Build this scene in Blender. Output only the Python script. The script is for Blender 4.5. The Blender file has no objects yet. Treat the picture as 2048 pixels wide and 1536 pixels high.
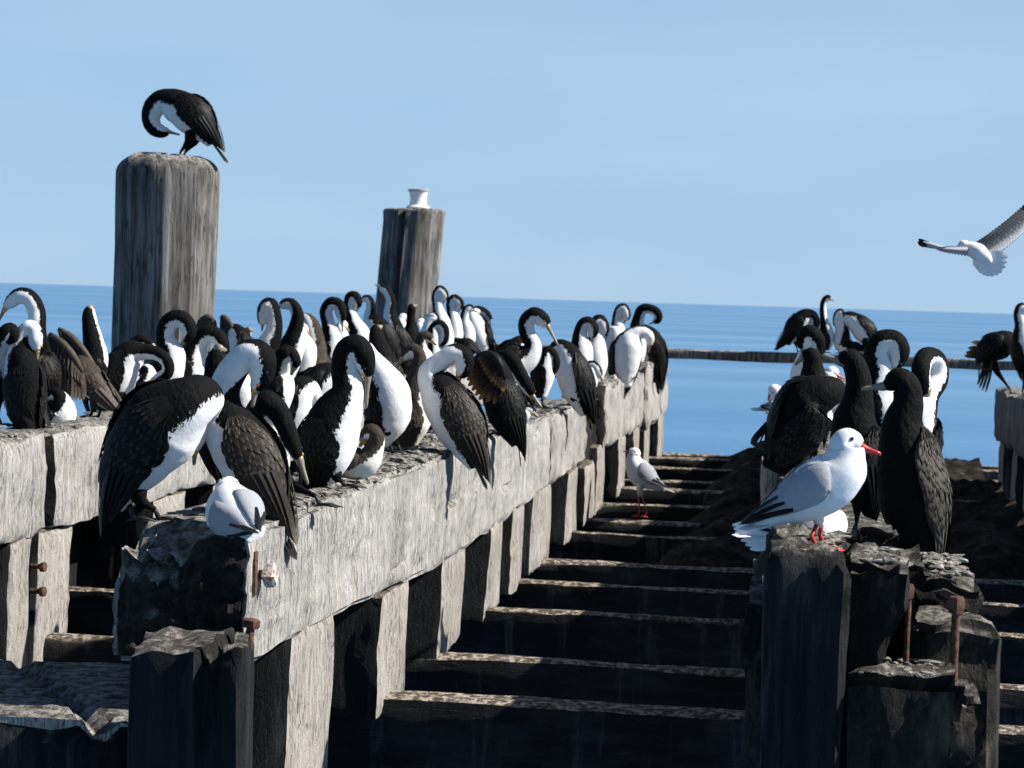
import bpy, math, random
import numpy as np
from mathutils import Vector, noise
SC = bpy.context.scene
COL = SC.collection

# ------------------------------------------------------------------ camera
YAW, PITCH, ROLL = math.radians(7.7269), math.radians(2.1813), math.radians(1.7620)
ZC = 4.51
fw = Vector((-math.sin(YAW)*math.cos(PITCH), math.cos(YAW)*math.cos(PITCH), -math.sin(PITCH)))
r0 = Vector((math.cos(YAW), math.sin(YAW), 0)); u0 = r0.cross(fw)
cr = r0*math.cos(ROLL) + u0*math.sin(ROLL); cu = -r0*math.sin(ROLL) + u0*math.cos(ROLL)
camd = bpy.data.cameras.new('camera'); cam = bpy.data.objects.new('camera', camd); COL.objects.link(cam)
from mathutils import Matrix
cam.matrix_world = Matrix(((cr.x, cu.x, -fw.x, 0), (cr.y, cu.y, -fw.y, 0), (cr.z, cu.z, -fw.z, ZC), (0, 0, 0, 1)))
camd.sensor_width = 36.0; camd.lens = 36.0*4500/2048
camd.clip_start = 0.1; camd.clip_end = 80000
camd.dof.use_dof = True; camd.dof.focus_distance = 7.2; camd.dof.aperture_fstop = 10.0
SC.camera = cam

# ------------------------------------------------------------------ sky, sun, exposure
SUN_EL, SUN_AZ = math.radians(40), math.radians(86)          # azimuth from +Y (along the pier) towards +X
w = bpy.data.worlds.new('World'); SC.world = w; w.use_nodes = True
wn = w.node_tree.nodes; wl = w.node_tree.links; wn.clear()
sky = wn.new('ShaderNodeTexSky'); sky.sky_type = 'NISHITA'; sky.sun_disc = False
sky.sun_elevation = SUN_EL; sky.sun_rotation = SUN_AZ
sky.altitude = 0; sky.air_density = 1.0; sky.dust_density = 0.0; sky.ozone_density = 6.0
bg = wn.new('ShaderNodeBackground'); bg.inputs['Strength'].default_value = 0.05
wo = wn.new('ShaderNodeOutputWorld')
# pale sky veil added low all round, fading above the view to deepen shade
tc = wn.new('ShaderNodeTexCoord'); sx = wn.new('ShaderNodeSeparateXYZ'); wl.new(tc.outputs['Generated'], sx.inputs[0])
mr = wn.new('ShaderNodeMapRange'); wl.new(sx.outputs['Z'], mr.inputs[0])
for i_, v_ in enumerate((0.11, 0.34, 0.90, 0.0)): mr.inputs[i_+1].default_value = v_
mx = wn.new('ShaderNodeMix'); mx.data_type = 'RGBA'; wl.new(mr.outputs[0], mx.inputs[0]); wl.new(sky.outputs[0], mx.inputs[6])
mp = wn.new('ShaderNodeMapping'); mp.inputs['Scale'].default_value = (2.2, 2.2, 9.0); wl.new(tc.outputs['Generated'], mp.inputs[0])
nv = wn.new('ShaderNodeTexNoise'); nv.inputs['Scale'].default_value = 1.6; nv.inputs['Detail'].default_value = 5; wl.new(mp.outputs[0], nv.inputs['Vector'])
rv = wn.new('ShaderNodeValToRGB'); wl.new(nv.outputs['Fac'], rv.inputs[0])           # the added veil is slightly uneven
e_ = rv.color_ramp.elements; e_[0].position = 0.40; e_[1].position = 0.68; e_[0].color = (3.8, 5.9, 8.35, 1); e_[1].color = (4.5, 6.4, 8.5, 1)
wl.new(rv.outputs[0], mx.inputs[7])
wl.new(mx.outputs[2], bg.inputs[0]); wl.new(bg.outputs[0], wo.inputs[0])
sl = bpy.data.lights.new('sun', 'SUN'); sl.energy = 5.0; sl.angle = math.radians(0.53); sl.color = (1.0, 0.965, 0.915)
so = bpy.data.objects.new('sun', sl); COL.objects.link(so)
sd = Vector((math.sin(SUN_AZ)*math.cos(SUN_EL), math.cos(SUN_AZ)*math.cos(SUN_EL), math.sin(SUN_EL)))
so.rotation_euler = sd.to_track_quat('Z', 'Y').to_euler(); so.location = (8, 8, 12)
vs = SC.view_settings; vs.view_transform = 'Standard'; vs.look = 'None'; vs.exposure = 1.0; vs.gamma = 1.0
SC.render.engine = 'CYCLES'; SC.cycles.max_bounces = 6; SC.cycles.use_denoising = True

# ------------------------------------------------------------------ helpers
def tag(o, label=None, cat=None, group=None, kind=None):
    if label: o['label'] = label
    if cat: o['category'] = cat
    if group: o['group'] = group
    if kind: o['kind'] = kind
    return o
def mesh_obj(name, verts, faces, mats, parent=None, midx=None, attrs=None, smooth=True, angle=None, loc=None):
    me = bpy.data.meshes.new(name); me.from_pydata([tuple(v) for v in verts], [], faces); 
    for m in (mats if isinstance(mats, (list, tuple)) else [mats]): me.materials.append(m)
    if midx is not None: me.polygons.foreach_set('material_index', midx)
    if attrs:
        for k, v in attrs.items():
            a = me.attributes.new(k, 'FLOAT', 'POINT'); a.data.foreach_set('value', v)
    if smooth:
        me.shade_smooth()
        if angle: me.set_sharp_from_angle(angle=math.radians(angle))
    me.update()
    o = bpy.data.objects.new(name, me); COL.objects.link(o)
    if parent: o.parent = parent
    if loc: o.location = loc
    return o
def empty(name, loc, rz=0):
    o = bpy.data.objects.new(name, None); COL.objects.link(o); o.location = loc; o.rotation_euler = (0, 0, rz); o.empty_display_size = 0.1
    return o
def smooth(a, b, x):
    t = max(0.0, min(1.0, (x-a)/(b-a))); return t*t*(3-2*t)
def lerp(a, b, t): return a+(b-a)*t

# ------------------------------------------------------------------ materials
class NT:
    def __init__(self, name):
        self.m = bpy.data.materials.new(name); self.m.use_nodes = True
        self.n = self.m.node_tree.nodes; self.l = self.m.node_tree.links; self.n.clear()
        self.out = self.n.new('ShaderNodeOutputMaterial'); self.b = self.n.new('ShaderNodeBsdfPrincipled')
        self.l.new(self.b.outputs[0], self.out.inputs[0])
    def set(self, s, v):
        if hasattr(v, 'is_linked') or hasattr(v, 'links'): self.l.new(v, s)
        else: s.default_value = v
    def new(self, t, **k):
        n = self.n.new(t)
        for a, v in k.items(): setattr(n, a, v)
        return n
    def pos(self): return self.new('ShaderNodeNewGeometry').outputs['Position']
    def nz(self):
        s = self.new('ShaderNodeSeparateXYZ'); self.l.new(self.new('ShaderNodeNewGeometry').outputs['Normal'], s.inputs[0]); return s.outputs['Z']
    def scale(self, v, s, rot=(0, 0, 0)):
        m = self.new('ShaderNodeMapping'); m.inputs['Scale'].default_value = s; m.inputs['Rotation'].default_value = rot; self.l.new(v, m.inputs[0]); return m.outputs[0]
    def noise(self, v, scale=1.0, detail=4, rough=0.6, dist=0.0):
        n = self.new('ShaderNodeTexNoise'); self.l.new(v, n.inputs['Vector'])
        n.inputs['Scale'].default_value = scale; n.inputs['Detail'].default_value = detail; n.inputs['Roughness'].default_value = rough; n.inputs['Distortion'].default_value = dist
        return n.outputs['Fac']
    def voro(self, v, scale, feature='F1', rnd=1.0, out='Distance'):
        n = self.new('ShaderNodeTexVoronoi'); n.feature = feature; self.l.new(v, n.inputs['Vector']); n.inputs['Scale'].default_value = scale; n.inputs['Randomness'].default_value = rnd
        return n.outputs[out]
    def ramp(self, f, stops):
        r = self.new('ShaderNodeValToRGB'); e = r.color_ramp.elements
        while len(e) < len(stops): e.new(0.5)
        for i, (p, c) in enumerate(stops):
            e[i].position = p; e[i].color = (*(c if isinstance(c, (tuple, list)) else (c, c, c)), 1)
        self.l.new(f, r.inputs[0]); return r.outputs[0]
    def mix(self, f, a, b, mode='MIX'):
        m = self.new('ShaderNodeMix'); m.data_type = 'RGBA'; m.blend_type = mode
        self.set(m.inputs[0], f)
        for i, v in ((6, a), (7, b)): self.set(m.inputs[i], (*v, 1) if isinstance(v, tuple) else v)
        return m.outputs[2]
    def math(self, op, a, b=0.0):
        m = self.new('ShaderNodeMath', operation=op); self.set(m.inputs[0], a); self.set(m.inputs[1], b); return m.outputs[0]
    def mapr(self, f, a, b, c=0.0, d=1.0, st=False):
        m = self.new('ShaderNodeMapRange'); self.l.new(f, m.inputs[0])
        for i, v in enumerate((a, b, c, d)): m.inputs[i+1].default_value = v
        if st: m.interpolation_type = 'SMOOTHSTEP'
        return m.outputs[0]
    def attr(self, name):
        a = self.new('ShaderNodeAttribute'); a.attribute_name = name; return a.outputs['Fac']
    def rand(self): return self.new('ShaderNodeObjectInfo').outputs['Random']
    def bump(self, h, strength, dist, nrm=None):
        b = self.new('ShaderNodeBump'); b.inputs['Strength'].default_value = strength; b.inputs['Distance'].default_value = dist; self.l.new(h, b.inputs['Height'])
        if nrm is not None: self.l.new(nrm, b.inputs['Normal'])
        self.l.new(b.outputs[0], self.b.inputs['Normal']); return b.outputs[0]
    def col(self, c): self.set(self.b.inputs['Base Color'], (*c, 1) if isinstance(c, tuple) else c)
    def rough(self, r): self.set(self.b.inputs['Roughness'], r)
    def spec(self, s): self.b.inputs['Specular IOR Level'].default_value = s

def mat_wood(name, dark, mid, light, *a_, **k_):
    f = 0.68 if 'pale' in name or 'post' in name else 0.60
    return mat_wood_(name, *[tuple(x*f for x in c) for c in (dark, mid, light)], *a_, **k_)
def mat_wood_(name, dark, mid, light, grain=(26, 26, 1.5), guano=0.5, crack=0.8, warm=0.4, top=None):
    k = NT(name); p = k.pos(); nz = k.nz()
    gs = k.scale(p, grain)
    g1 = k.noise(gs, 1.0, 7, 0.68, 0.3)
    g2 = k.noise(k.scale(p, tuple(c*2.6 for c in grain)), 1.0, 5, 0.65)
    blot = k.noise(p, 2.3, 5, 0.6)
    gg = k.math('ADD', k.math('MULTIPLY', g1, 0.65), k.math('ADD', k.math('MULTIPLY', g2, 0.25), k.math('MULTIPLY', blot, 0.25)))
    c = k.ramp(gg, [(0.42, dark), (0.54, mid), (0.70, light)])
    wf = k.math('MULTIPLY', k.mapr(k.noise(k.scale(p, (5, 5, 3)), 1.0, 4, 0.6), 0.56, 0.74, st=True), warm)
    c = k.mix(wf, c, (0.24, 0.19, 0.12))
    # droppings run down the faces and lie on the tops
    dr = k.mapr(k.noise(k.scale(p, (7, 7, 0.7)), 1.0, 4, 0.7), 0.55, 0.70, st=True)
    c = k.mix(k.math('MULTIPLY', dr, guano), c, (0.42, 0.41, 0.39))
    # drying cracks along the grain
    ck = k.noise(k.scale(p, tuple(c_*1.3 for c_ in grain)), 1.0, 3, 0.5)
    cl = k.mapr(k.math('ABSOLUTE', k.math('SUBTRACT', ck, 0.5)), 0.0, 0.018, 1.0, 0.0)
    cm = k.mapr(k.noise(p, 3.1, 3, 0.5), 0.48, 0.62)
    cf = k.math('MULTIPLY', k.math('MULTIPLY', cl, cm), crack)
    c = k.mix(cf, c, (0.025, 0.02, 0.017))
    fl = k.mapr(k.noise(k.scale(p, tuple(g_*3.4 for g_ in grain)), 1.0, 3, 0.55), 0.60, 0.69)
    c = k.mix(k.math('MULTIPLY', fl, 0.75*crack), c, (0.03, 0.026, 0.022))
    tf = k.mapr(nz, 0.55, 0.85, st=True)
    tn = k.noise(p, 26, 6, 0.7)
    tc = k.ramp(tn, [(0.34, (0.02, 0.018, 0.015)), (0.46, (0.11, 0.10, 0.088)), (0.58, (0.30, 0.28, 0.25)), (0.74, (0.46, 0.445, 0.415))]) if top is None else k.ramp(tn, top)
    c = k.mix(tf, c, tc)
    k.col(c); k.rough(0.9); k.spec(0.2)
    h = k.math('SUBTRACT', k.math('ADD', gg, k.math('MULTIPLY', k.math('MULTIPLY', tn, tf), 1.5)), k.math('MULTIPLY', cf, 1.2))
    h = k.math('ADD', h, k.math('MULTIPLY', k.noise(p, 95, 5, 0.7), 0.5)); h = k.math('SUBTRACT', h, k.math('MULTIPLY', fl, 0.5))
    k.bump(h, 1.0, 0.012)
    return k.m
M = {}
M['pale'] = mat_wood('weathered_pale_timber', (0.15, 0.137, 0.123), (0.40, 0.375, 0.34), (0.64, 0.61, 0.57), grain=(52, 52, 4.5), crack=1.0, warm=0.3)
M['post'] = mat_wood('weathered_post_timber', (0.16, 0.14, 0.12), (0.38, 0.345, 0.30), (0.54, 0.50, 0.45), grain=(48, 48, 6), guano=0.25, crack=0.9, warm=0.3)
M['dark'] = mat_wood('shade_dark_timber', (0.0035, 0.004, 0.0042), (0.0075, 0.0078, 0.008), (0.022, 0.023, 0.025), grain=(34, 34, 2), guano=0.08, crack=0.5, warm=0.03,
    top=[(0.34, (0.02, 0.017, 0.013)), (0.5, (0.10, 0.085, 0.065)), (0.7, (0.28, 0.24, 0.18))])  # shade put into the colour: near-black sides, paler droppings on top
M['joist'] = mat_wood('shade_dark_joist_timber', (0.004, 0.004, 0.0045), (0.009, 0.009, 0.0095), (0.03, 0.031, 0.033), grain=(2.4, 12, 9), guano=0.10, crack=0.4, warm=0.04,
    top=[(0.30, (0.015, 0.011, 0.007)), (0.48, (0.08, 0.066, 0.05)), (0.60, (0.42, 0.36, 0.28))])  # joist sides coloured near-black for their shade, pale droppings on top
M['end'] = mat_wood('rotten_end_grain', (0.006, 0.0055, 0.005), (0.018, 0.016, 0.014), (0.06, 0.052, 0.044), grain=(30, 30, 30), guano=0.0, crack=0.6, warm=0.15)
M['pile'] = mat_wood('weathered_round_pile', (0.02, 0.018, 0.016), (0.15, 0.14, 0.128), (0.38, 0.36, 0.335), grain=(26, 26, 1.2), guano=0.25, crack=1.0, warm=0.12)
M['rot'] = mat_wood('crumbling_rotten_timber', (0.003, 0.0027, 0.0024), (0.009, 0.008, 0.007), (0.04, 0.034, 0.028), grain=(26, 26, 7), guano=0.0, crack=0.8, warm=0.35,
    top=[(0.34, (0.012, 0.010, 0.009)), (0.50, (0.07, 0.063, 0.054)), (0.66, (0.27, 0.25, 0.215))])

k = NT('rusty_iron'); p = k.pos(); n = k.noise(p, 60, 5, 0.7)
k.col(k.ramp(n, [(0.35, (0.018, 0.009, 0.006)), (0.55, (0.085, 0.034, 0.015)), (0.78, (0.20, 0.095, 0.045))])); k.rough(0.85); k.bump(n, 0.8, 0.004); M['rust'] = k.m
k = NT('painted_iron_rusting'); p = k.pos(); n = k.noise(p, 38, 5, 0.7)
k.col(k.ramp(n, [(0.42, (0.16, 0.07, 0.04)), (0.52, (0.42, 0.36, 0.32)), (0.7, (0.62, 0.58, 0.54))])); k.rough(0.7); k.bump(n, 0.6, 0.003); M['plate'] = k.m
k = NT('white_ceramic'); k.col((0.72, 0.68, 0.66)); k.rough(0.25); M['ceramic'] = k.m
k = NT('grey_ceramic_rim'); k.col((0.30, 0.31, 0.33)); k.rough(0.4); M['rim'] = k.m
k = NT('dry_weed_and_droppings'); p = k.pos(); n = k.noise(p, 9, 7, 0.72); n2 = k.noise(p, 2.5, 4, 0.6)
k.col(k.ramp(k.math('ADD', k.math('MULTIPLY', n, 0.7), k.math('MULTIPLY', n2, 0.3)), [(0.40, (0.006, 0.005, 0.004)), (0.52, (0.022, 0.017, 0.012)), (0.62, (0.06, 0.05, 0.04)), (0.76, (0.17, 0.15, 0.12))])); k.rough(0.95); k.spec(0.1); k.bump(n, 1.0, 0.05); M['weed'] = k.m
k = NT('dropping_crust'); p = k.pos(); n = k.noise(p, 45, 4, 0.7)
k.col(k.ramp(n, [(0.3, (0.02, 0.018, 0.015)), (0.5, (0.13, 0.118, 0.10)), (0.7, (0.40, 0.385, 0.355))])); k.rough(0.95); k.bump(n, 0.7, 0.006); M['crust'] = k.m

# sea: small ripples, slicks where the wind does not reach
k = NT('sea_water'); p = k.pos()
sl1 = k.noise(k.scale(p, (0.0006, 0.006, 1)), 1.0, 4, 0.55); sl2 = k.noise(k.scale(p, (0.003, 0.03, 1)), 1.0, 4, 0.6)
sk = k.math('ADD', k.math('MULTIPLY', sl1, 0.6), k.math('MULTIPLY', sl2, 0.4))
k.col(k.ramp(sk, [(0.40, (0.05, 0.145, 0.275)), (0.60, (0.105, 0.22, 0.345))]))
k.rough(k.mapr(sk, 0.40, 0.62, 0.36, 0.26)); k.b.inputs['IOR'].default_value = 1.33
hw = k.math('ADD', k.noise(k.scale(p, (1.3, 2.6, 1)), 1.0, 5, 0.6), k.math('MULTIPLY', k.noise(k.scale(p, (0.12, 0.3, 1)), 1.0, 3, 0.5), 2.0))
k.bump(hw, 0.30, 0.22); M['sea'] = k.m

# plumage
def mat_plumage(name, black, white, bump=0.30):
    k = NT(name); p = k.pos()
    pat = k.attr('pat'); n = k.noise(p, 55, 4, 0.7); n2 = k.noise(p, 15, 3, 0.6)
    n3 = k.noise(k.scale(p, (190, 190, 70)), 1.0, 3, 0.6)
    pat = k.math('ADD', pat, k.math('MULTIPLY', k.math('SUBTRACT', n3, 0.5), 0.55))
    f = k.math('ADD', pat, k.math('ADD', k.math('MULTIPLY', k.math('SUBTRACT', n, 0.5), 0.75), k.math('MULTIPLY', k.math('SUBTRACT', n2, 0.5), 0.5)))
    f = k.mapr(f, -0.04, 0.06, st=True)
    fe = k.noise(p, 130, 3, 0.6)
    bl = k.ramp(fe, [(0.3, tuple(c*0.6 for c in black)), (0.7, tuple(c*1.5 for c in black))])
    wh = k.ramp(k.noise(p, 30, 4, 0.6), [(0.3, tuple(c*0.86 for c in white)), (0.65, white)])
    k.col(k.mix(f, wh, bl)); k.rough(k.mapr(f, 0, 1, 0.9, 0.75)); k.spec(0.06)
    vz = k.voro(k.scale(p, (70, 70, 45)), 1.0)
    hh = k.math('ADD', k.math('MULTIPLY', k.math('ADD', fe, k.math('MULTIPLY', n, 1.2)), k.mapr(f, 0, 1, 0.4, 1.6)), k.math('MULTIPLY', vz, k.mapr(f, 0, 1, 0.15, 1.6)))
    k.bump(hh, bump, 0.008)
    return k.m
M['pied'] = mat_plumage('pied_plumage', (0.0045, 0.0045, 0.0045), (0.70, 0.695, 0.68))
M['black'] = mat_plumage('black_plumage', (0.0045, 0.0042, 0.004), (0.80, 0.79, 0.77))
M['juv'] = mat_plumage('brown_plumage', (0.040, 0.032, 0.026), (0.66, 0.63, 0.58))
M['gull'] = mat_plumage('white_plumage', (0.45, 0.46, 0.49), (0.70, 0.70, 0.70), 0.12)
def mat_feather(name, base, tip, rough=0.5, var=0.35):
    k = NT(name); p = k.pos(); t = k.attr('tip'); n = k.noise(p, 90, 3, 0.6)
    f = k.mapr(k.math('ADD', t, k.math('MULTIPLY', k.math('SUBTRACT', n, 0.5), 0.4)), 0.45, 1.0, st=True)
    c = k.mix(f, k.ramp(n, [(0.3, tuple(c*(1-var*0.85) for c in base)), (0.7, tuple(c*(1+var) for c in base))]), tip)
    k.col(c); k.rough(rough); k.spec(0.09); k.bump(n, 0.35, 0.004); return k.m
M['f_pied'] = mat_feather('black_wing_feathers', (0.005, 0.0047, 0.0044), (0.028, 0.024, 0.020))
M['f_black'] = mat_feather('sooty_wing_feathers', (0.004, 0.004, 0.0038), (0.018, 0.016, 0.014))
M['f_scaled'] = mat_feather('pale_scaled_feathers', (0.06, 0.051, 0.040), (0.006, 0.0055, 0.005))
M['f_juv'] = mat_feather('brown_wing_feathers', (0.055, 0.044, 0.036), (0.13, 0.105, 0.085))
M['f_sunlit'] = mat_feather('sunlit_brown_feathers', (0.022, 0.018, 0.015), (0.10, 0.082, 0.062))  # brighter brown with the sunlight painted into the wing colour
M['f_tail'] = mat_feather('stiff_black_tail_feathers', (0.005, 0.005, 0.0048), (0.010, 0.009, 0.008), 0.7)
M['f_rust'] = mat_feather('rusty_edged_flight_feathers', (0.012, 0.010, 0.009), (0.20, 0.10, 0.04))
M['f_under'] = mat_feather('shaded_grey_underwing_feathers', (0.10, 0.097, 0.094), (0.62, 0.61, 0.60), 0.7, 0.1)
M['f_gull'] = mat_feather('pale_grey_wing_feathers', (0.27, 0.275, 0.295), (0.34, 0.345, 0.36), 0.7, 0.06)
M['f_white'] = mat_feather('white_tail_feathers', (0.68, 0.68, 0.68), (0.74, 0.74, 0.74), 0.7, 0.05)
M['f_tip'] = mat_feather('black_wing_tip_feathers', (0.012, 0.012, 0.013), (0.03, 0.03, 0.03))
def flat(name, c, r=0.5):
    k = NT(name); n = k.noise(k.pos(), 120, 3, 0.6); k.col(k.ramp(n, [(0.3, tuple(x*0.8 for x in c)), (0.7, tuple(min(1, x*1.2) for x in c))])); k.rough(r); return k.m
M['leg'] = flat('black_leg_skin', (0.018, 0.017, 0.016), 0.6); M['redleg'] = flat('red_leg_skin', (0.42, 0.035, 0.03), 0.5)
M['horn'] = flat('horn_bill', (0.20, 0.165, 0.12), 0.4); M['lore'] = flat('orange_lore', (0.62, 0.27, 0.03), 0.5)
M['redbill'] = flat('dark_red_bill', (0.34, 0.02, 0.015), 0.35); M['eye'] = flat('dark_eye', (0.02, 0.015, 0.012), 0.08); M['eyering'] = flat('red_eye_ring', (0.45, 0.14, 0.10), 0.4)

# ------------------------------------------------------------------ setting: sea
S = 40000.0
sea = mesh_obj('sea', [(-S, -200, 0), (S, -200, 0), (S, S, 0), (-S, S, 0)], [(0, 1, 2, 3)], M['sea'], smooth=False); tag(sea, kind='structure')

# ------------------------------------------------------------------ timber
def nz3(p, f, seed): return noise.noise_vector(Vector((p.x*f[0]+seed*7.3, p.y*f[1]-seed*3.1, p.z*f[2]+seed*1.7)))
def timber_mesh(lo, hi, axis, res, rough=0.006, edge=0.014, seed=0, deform=None, endmat=True, warp=1.0):
    endax = (axis,) if endmat is True else (endmat if isinstance(endmat, tuple) else (endmat,))
    L = [hi[i]-lo[i] for i in range(3)]
    N = [max(2, int(round(L[i]/(res if not isinstance(res, tuple) else res[i])))) for i in range(3)]
    idx = {}; V = []; Fc = []; MI = []
    fr = [7.0]*3; fr[axis] = 1.6; fr2 = [30.0]*3; fr2[axis] = 5.0
    ctr = Vector([(lo[i]+hi[i])/2 for i in range(3)])
    def vid(t):
        if t in idx: return idx[t]
        p = Vector([lo[i]+L[i]*((t[i]/N[i])**warp if i == axis else t[i]/N[i]) for i in range(3)])
        on = [t[i] == 0 or t[i] == N[i] for i in range(3)]
        q = p + nz3(p, fr, seed)*rough*1.6 + nz3(p, fr2, seed+5)*rough*0.7
        if sum(on) >= 2:
            e = edge*(0.35+0.9*abs(noise.noise(Vector((p.x*9+seed, p.y*9, p.z*9)))) + 1.2*max(0, noise.noise(Vector((p.x*2.2, p.y*2.2+seed*3, p.z*2.2)))))
            for i in range(3):
                if on[i] and (sum(on) == 3 or i != axis or on[axis]): q[i] += e*(1 if t[i] == 0 else -1)
        if deform: q = deform(q, [t[i]/N[i] for i in range(3)])
        idx[t] = len(V); V.append(q); return idx[t]
    for a in range(3):
        u, v = (a+1) % 3, (a+2) % 3
        for side in (0, N[a]):
            for i in range(N[u]):
                for j in range(N[v]):
                    def T(di, dj):
                        t = [0, 0, 0]; t[a] = side; t[u] = i+di; t[v] = j+dj; return vid(tuple(t))
                    f = (T(0, 0), T(1, 0), T(1, 1), T(0, 1))
                    Fc.append(f if side else f[::-1]); MI.append(1 if (endmat is not False and a in endax) else 0)
    return V, Fc, MI
def timber(name, lo, hi, axis, mats, label=None, cat=None, group=None, res=0.04, rough=0.006, edge=0.014, seed=0, deform=None, parent=None, endmat=True, warp=1.0):
    V, Fc, MI = timber_mesh(lo, hi, axis, res, rough, edge, seed, deform, endmat, warp)
    base = Vector((ORG(lo[0], hi[0]), ORG(lo[1], hi[1]), lo[2])) if parent is None else Vector((0, 0, 0))
    V = [v-base for v in V]
    o = mesh_obj(name, V, Fc, list(mats), parent, MI, smooth=True, angle=42, loc=base)
    if label: tag(o, label, cat, group)
    return o
def ORG(a, b): return (a+b)/2
PALE = (M['pale'], M['end']); POST = (M['post'], M['dark']); DARK = (M['dark'], M['dark']); JOIST = (M['joist'], M['joist']); ROT = (M['rot'], M['end'])  # POST: second material paints shade on front, back, top and bottom faces

# long stringer beams ------------------------------------------------
def dent(q, y, z, ry, rz, depth, face_x):
    d = ((q.y-y)/ry)**2 + ((q.z-z)/rz)**2
    if d < 1 and abs(q.x-face_x) < 0.06: q.x -= depth*(1-d)**0.7
    return q
def centre_beam(q, t):
    if t[2] < 0.5:                                    # underside wanders and is hollowed between the posts
        prof = 3.42 - 0.085*smooth(6.8, 10.0, q.y) + 0.04*smooth(11, 14, q.y)
        q.z += (prof-3.40)*(1-2*t[2])
        q.z += 0.03*max(0, noise.noise(Vector((q.y*1.7, 3, 1))))*(1-2*t[2])
        q.z += 0.05*smooth(6.75, 6.25, q.y)*0.0
    e = 6.46-q.y
    if e > 0 and t[2] > 0.2:                          # rotted, fibrous near end
        rag = 0.5+0.5*noise.noise(Vector((q.x*21, q.y*6, 2.0)))
        rg2 = noise.noise(Vector((q.x*48, q.y*13, 7.0)))
        k = smooth(-1.70, -1.80, q.x)
        q.z -= (0.42*e*k*(0.35+rag) + 0.05*k*smooth(0.0, 0.1, e)*rag + 0.022*rg2*smooth(0, .1, e)*(0.4+k) + 0.02*rag*smooth(0.25, 0.4, e)) * (t[2]-0.2)/0.8
    if t[1] < 0.02:
        g = noise.noise(Vector((q.x*30, 1, q.z*26))); g2 = noise.noise(Vector((q.x*9, 4, q.z*7)))
        w_ = 1-t[1]/0.02
        q.y += w_*(0.035*g + 0.05*g2*smooth(-1.68, -1.8, q.x) + 0.10*smooth(-1.74, -1.82, q.x)*smooth(3.66, 3.74, q.z))
    for d in ((9.9, 3.60, 0.16, 0.022, 0.035, -1.6), (9.35, 3.62, 0.05, 0.06, 0.05, -1.6), (10.55, 3.64, 0.06, 0.05, 0.05, -1.6), (12.2, 3.66, 0.12, 0.03, 0.03, -1.6),
              (8.0, 3.72, 0.02, 0.12, 0.02, -1.6), (8.6, 3.45, 0.22, 0.012, 0.02, -1.6), (11.6, 3.52, 0.2, 0.02, 0.03, -1.6), (12.9, 3.74, 0.1, 0.03, 0.03, -1.6), (7.1, 3.66, 0.012, 0.15, 0.02, -1.6)):
        q = dent(q, *d)
    return q
def rag_(q): return noise.noise(Vector((q.x*23, 4, q.z*19)))
G_B = 'long stringer beams'
timber('stringer_beam', (-1.97, 6.22, 3.40), (-1.59, 13.55, 3.82), 1, PALE, 'long pale grey beam running back from the lower left centre, cormorants lined on it', 'timber beam', G_B, res=(0.016, 0.026, 0.018), rough=0.008, edge=0.018, seed=1, deform=centre_beam, warp=1.5)
def ragtop(seed, amp, base=0.0):
    def d(q, t):
        if t[2] > 0.5: q.z += amp*(noise.noise(Vector((q.x*5, q.y*2.6, seed)))+0.6*noise.noise(Vector((q.x*11, q.y*8, seed)))) * (t[2]-0.5)*2 + base
        return q
    return d
timber('stringer_beam', (-1.95, 13.72, 3.36), (-1.60, 15.75, 3.80), 1, PALE, 'short block of the centre beam just before the dark rotten gap', 'timber beam', G_B, res=0.04, rough=0.012, edge=0.03, seed=2, deform=ragtop(3, 0.05))
timber('stringer_beam', (-1.93, 17.05, 3.36), (-1.58, 20.7, 3.88), 1, PALE, 'far block of the centre beam beyond the dark rotten gap', 'timber beam', G_B, res=0.045, rough=0.014, edge=0.03, seed=3, deform=ragtop(7, 0.06))
timber('stringer_beam', (-1.93, 21.1, 3.30), (-1.57, 23.9, 3.92), 1, PALE, 'last splintered block of the centre beam against the sea', 'timber beam', G_B, res=0.05, rough=0.016, edge=0.04, seed=4, deform=ragtop(9, 0.09))
timber('rotten_beam_remnant', (-1.92, 15.75, 3.20), (-1.66, 17.1, 3.66), 1, ROT, 'dark brown rotten remnant filling the gap in the centre beam', 'rotten timber', res=0.04, rough=0.03, edge=0.05, seed=5, deform=ragtop(11, 0.12))
timber('stringer_beam', (-3.74, 7.2, 3.395), (-3.375, 9.63, 3.85), 1, PALE, 'pale beam at the left picture edge with a split end', 'timber beam', G_B, res=0.04, rough=0.009, edge=0.02, seed=6, deform=ragtop(13, 0.02))
timber('stringer_beam', (-3.74, 9.72, 3.40), (-3.37, 23.9, 3.85), 1, PALE, 'left pale beam behind the big foremost cormorant, running to the far pile', 'timber beam', G_B, res=(0.05, 0.06, 0.045), rough=0.009, edge=0.02, seed=7, deform=ragtop(15, 0.02))
def right_beam(q, t):
    e = 6.6-q.y
    if t[2] > 0.3:
        q.z += 0.05*noise.noise(Vector((q.x*9, q.y*4, 5)))*(t[2]-0.3)
        if e > 0: q.z -= (0.05*smooth(0.1, 0.4, q.x)*e*2.2 + 0.05*max(0, noise.noise(Vector((q.x*12, q.y*9, 8)))))*t[2]
    if t[1] == 0: q.y += 0.06*noise.noise(Vector((q.x*8, 2, q.z*8))) + 0.10*smooth(0.05, 0.2, q.x)*smooth(3.5, 3.75, q.z)
    return q
timber('stringer_beam', (-0.15, 5.50, 3.36), (0.40, 12.6, 3.81), 1, ROT, 'dark rotten beam under the black cormorants at right', 'timber beam', G_B, res=(0.04, 0.05, 0.04), rough=0.014, edge=0.04, seed=8, deform=right_beam)
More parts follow.
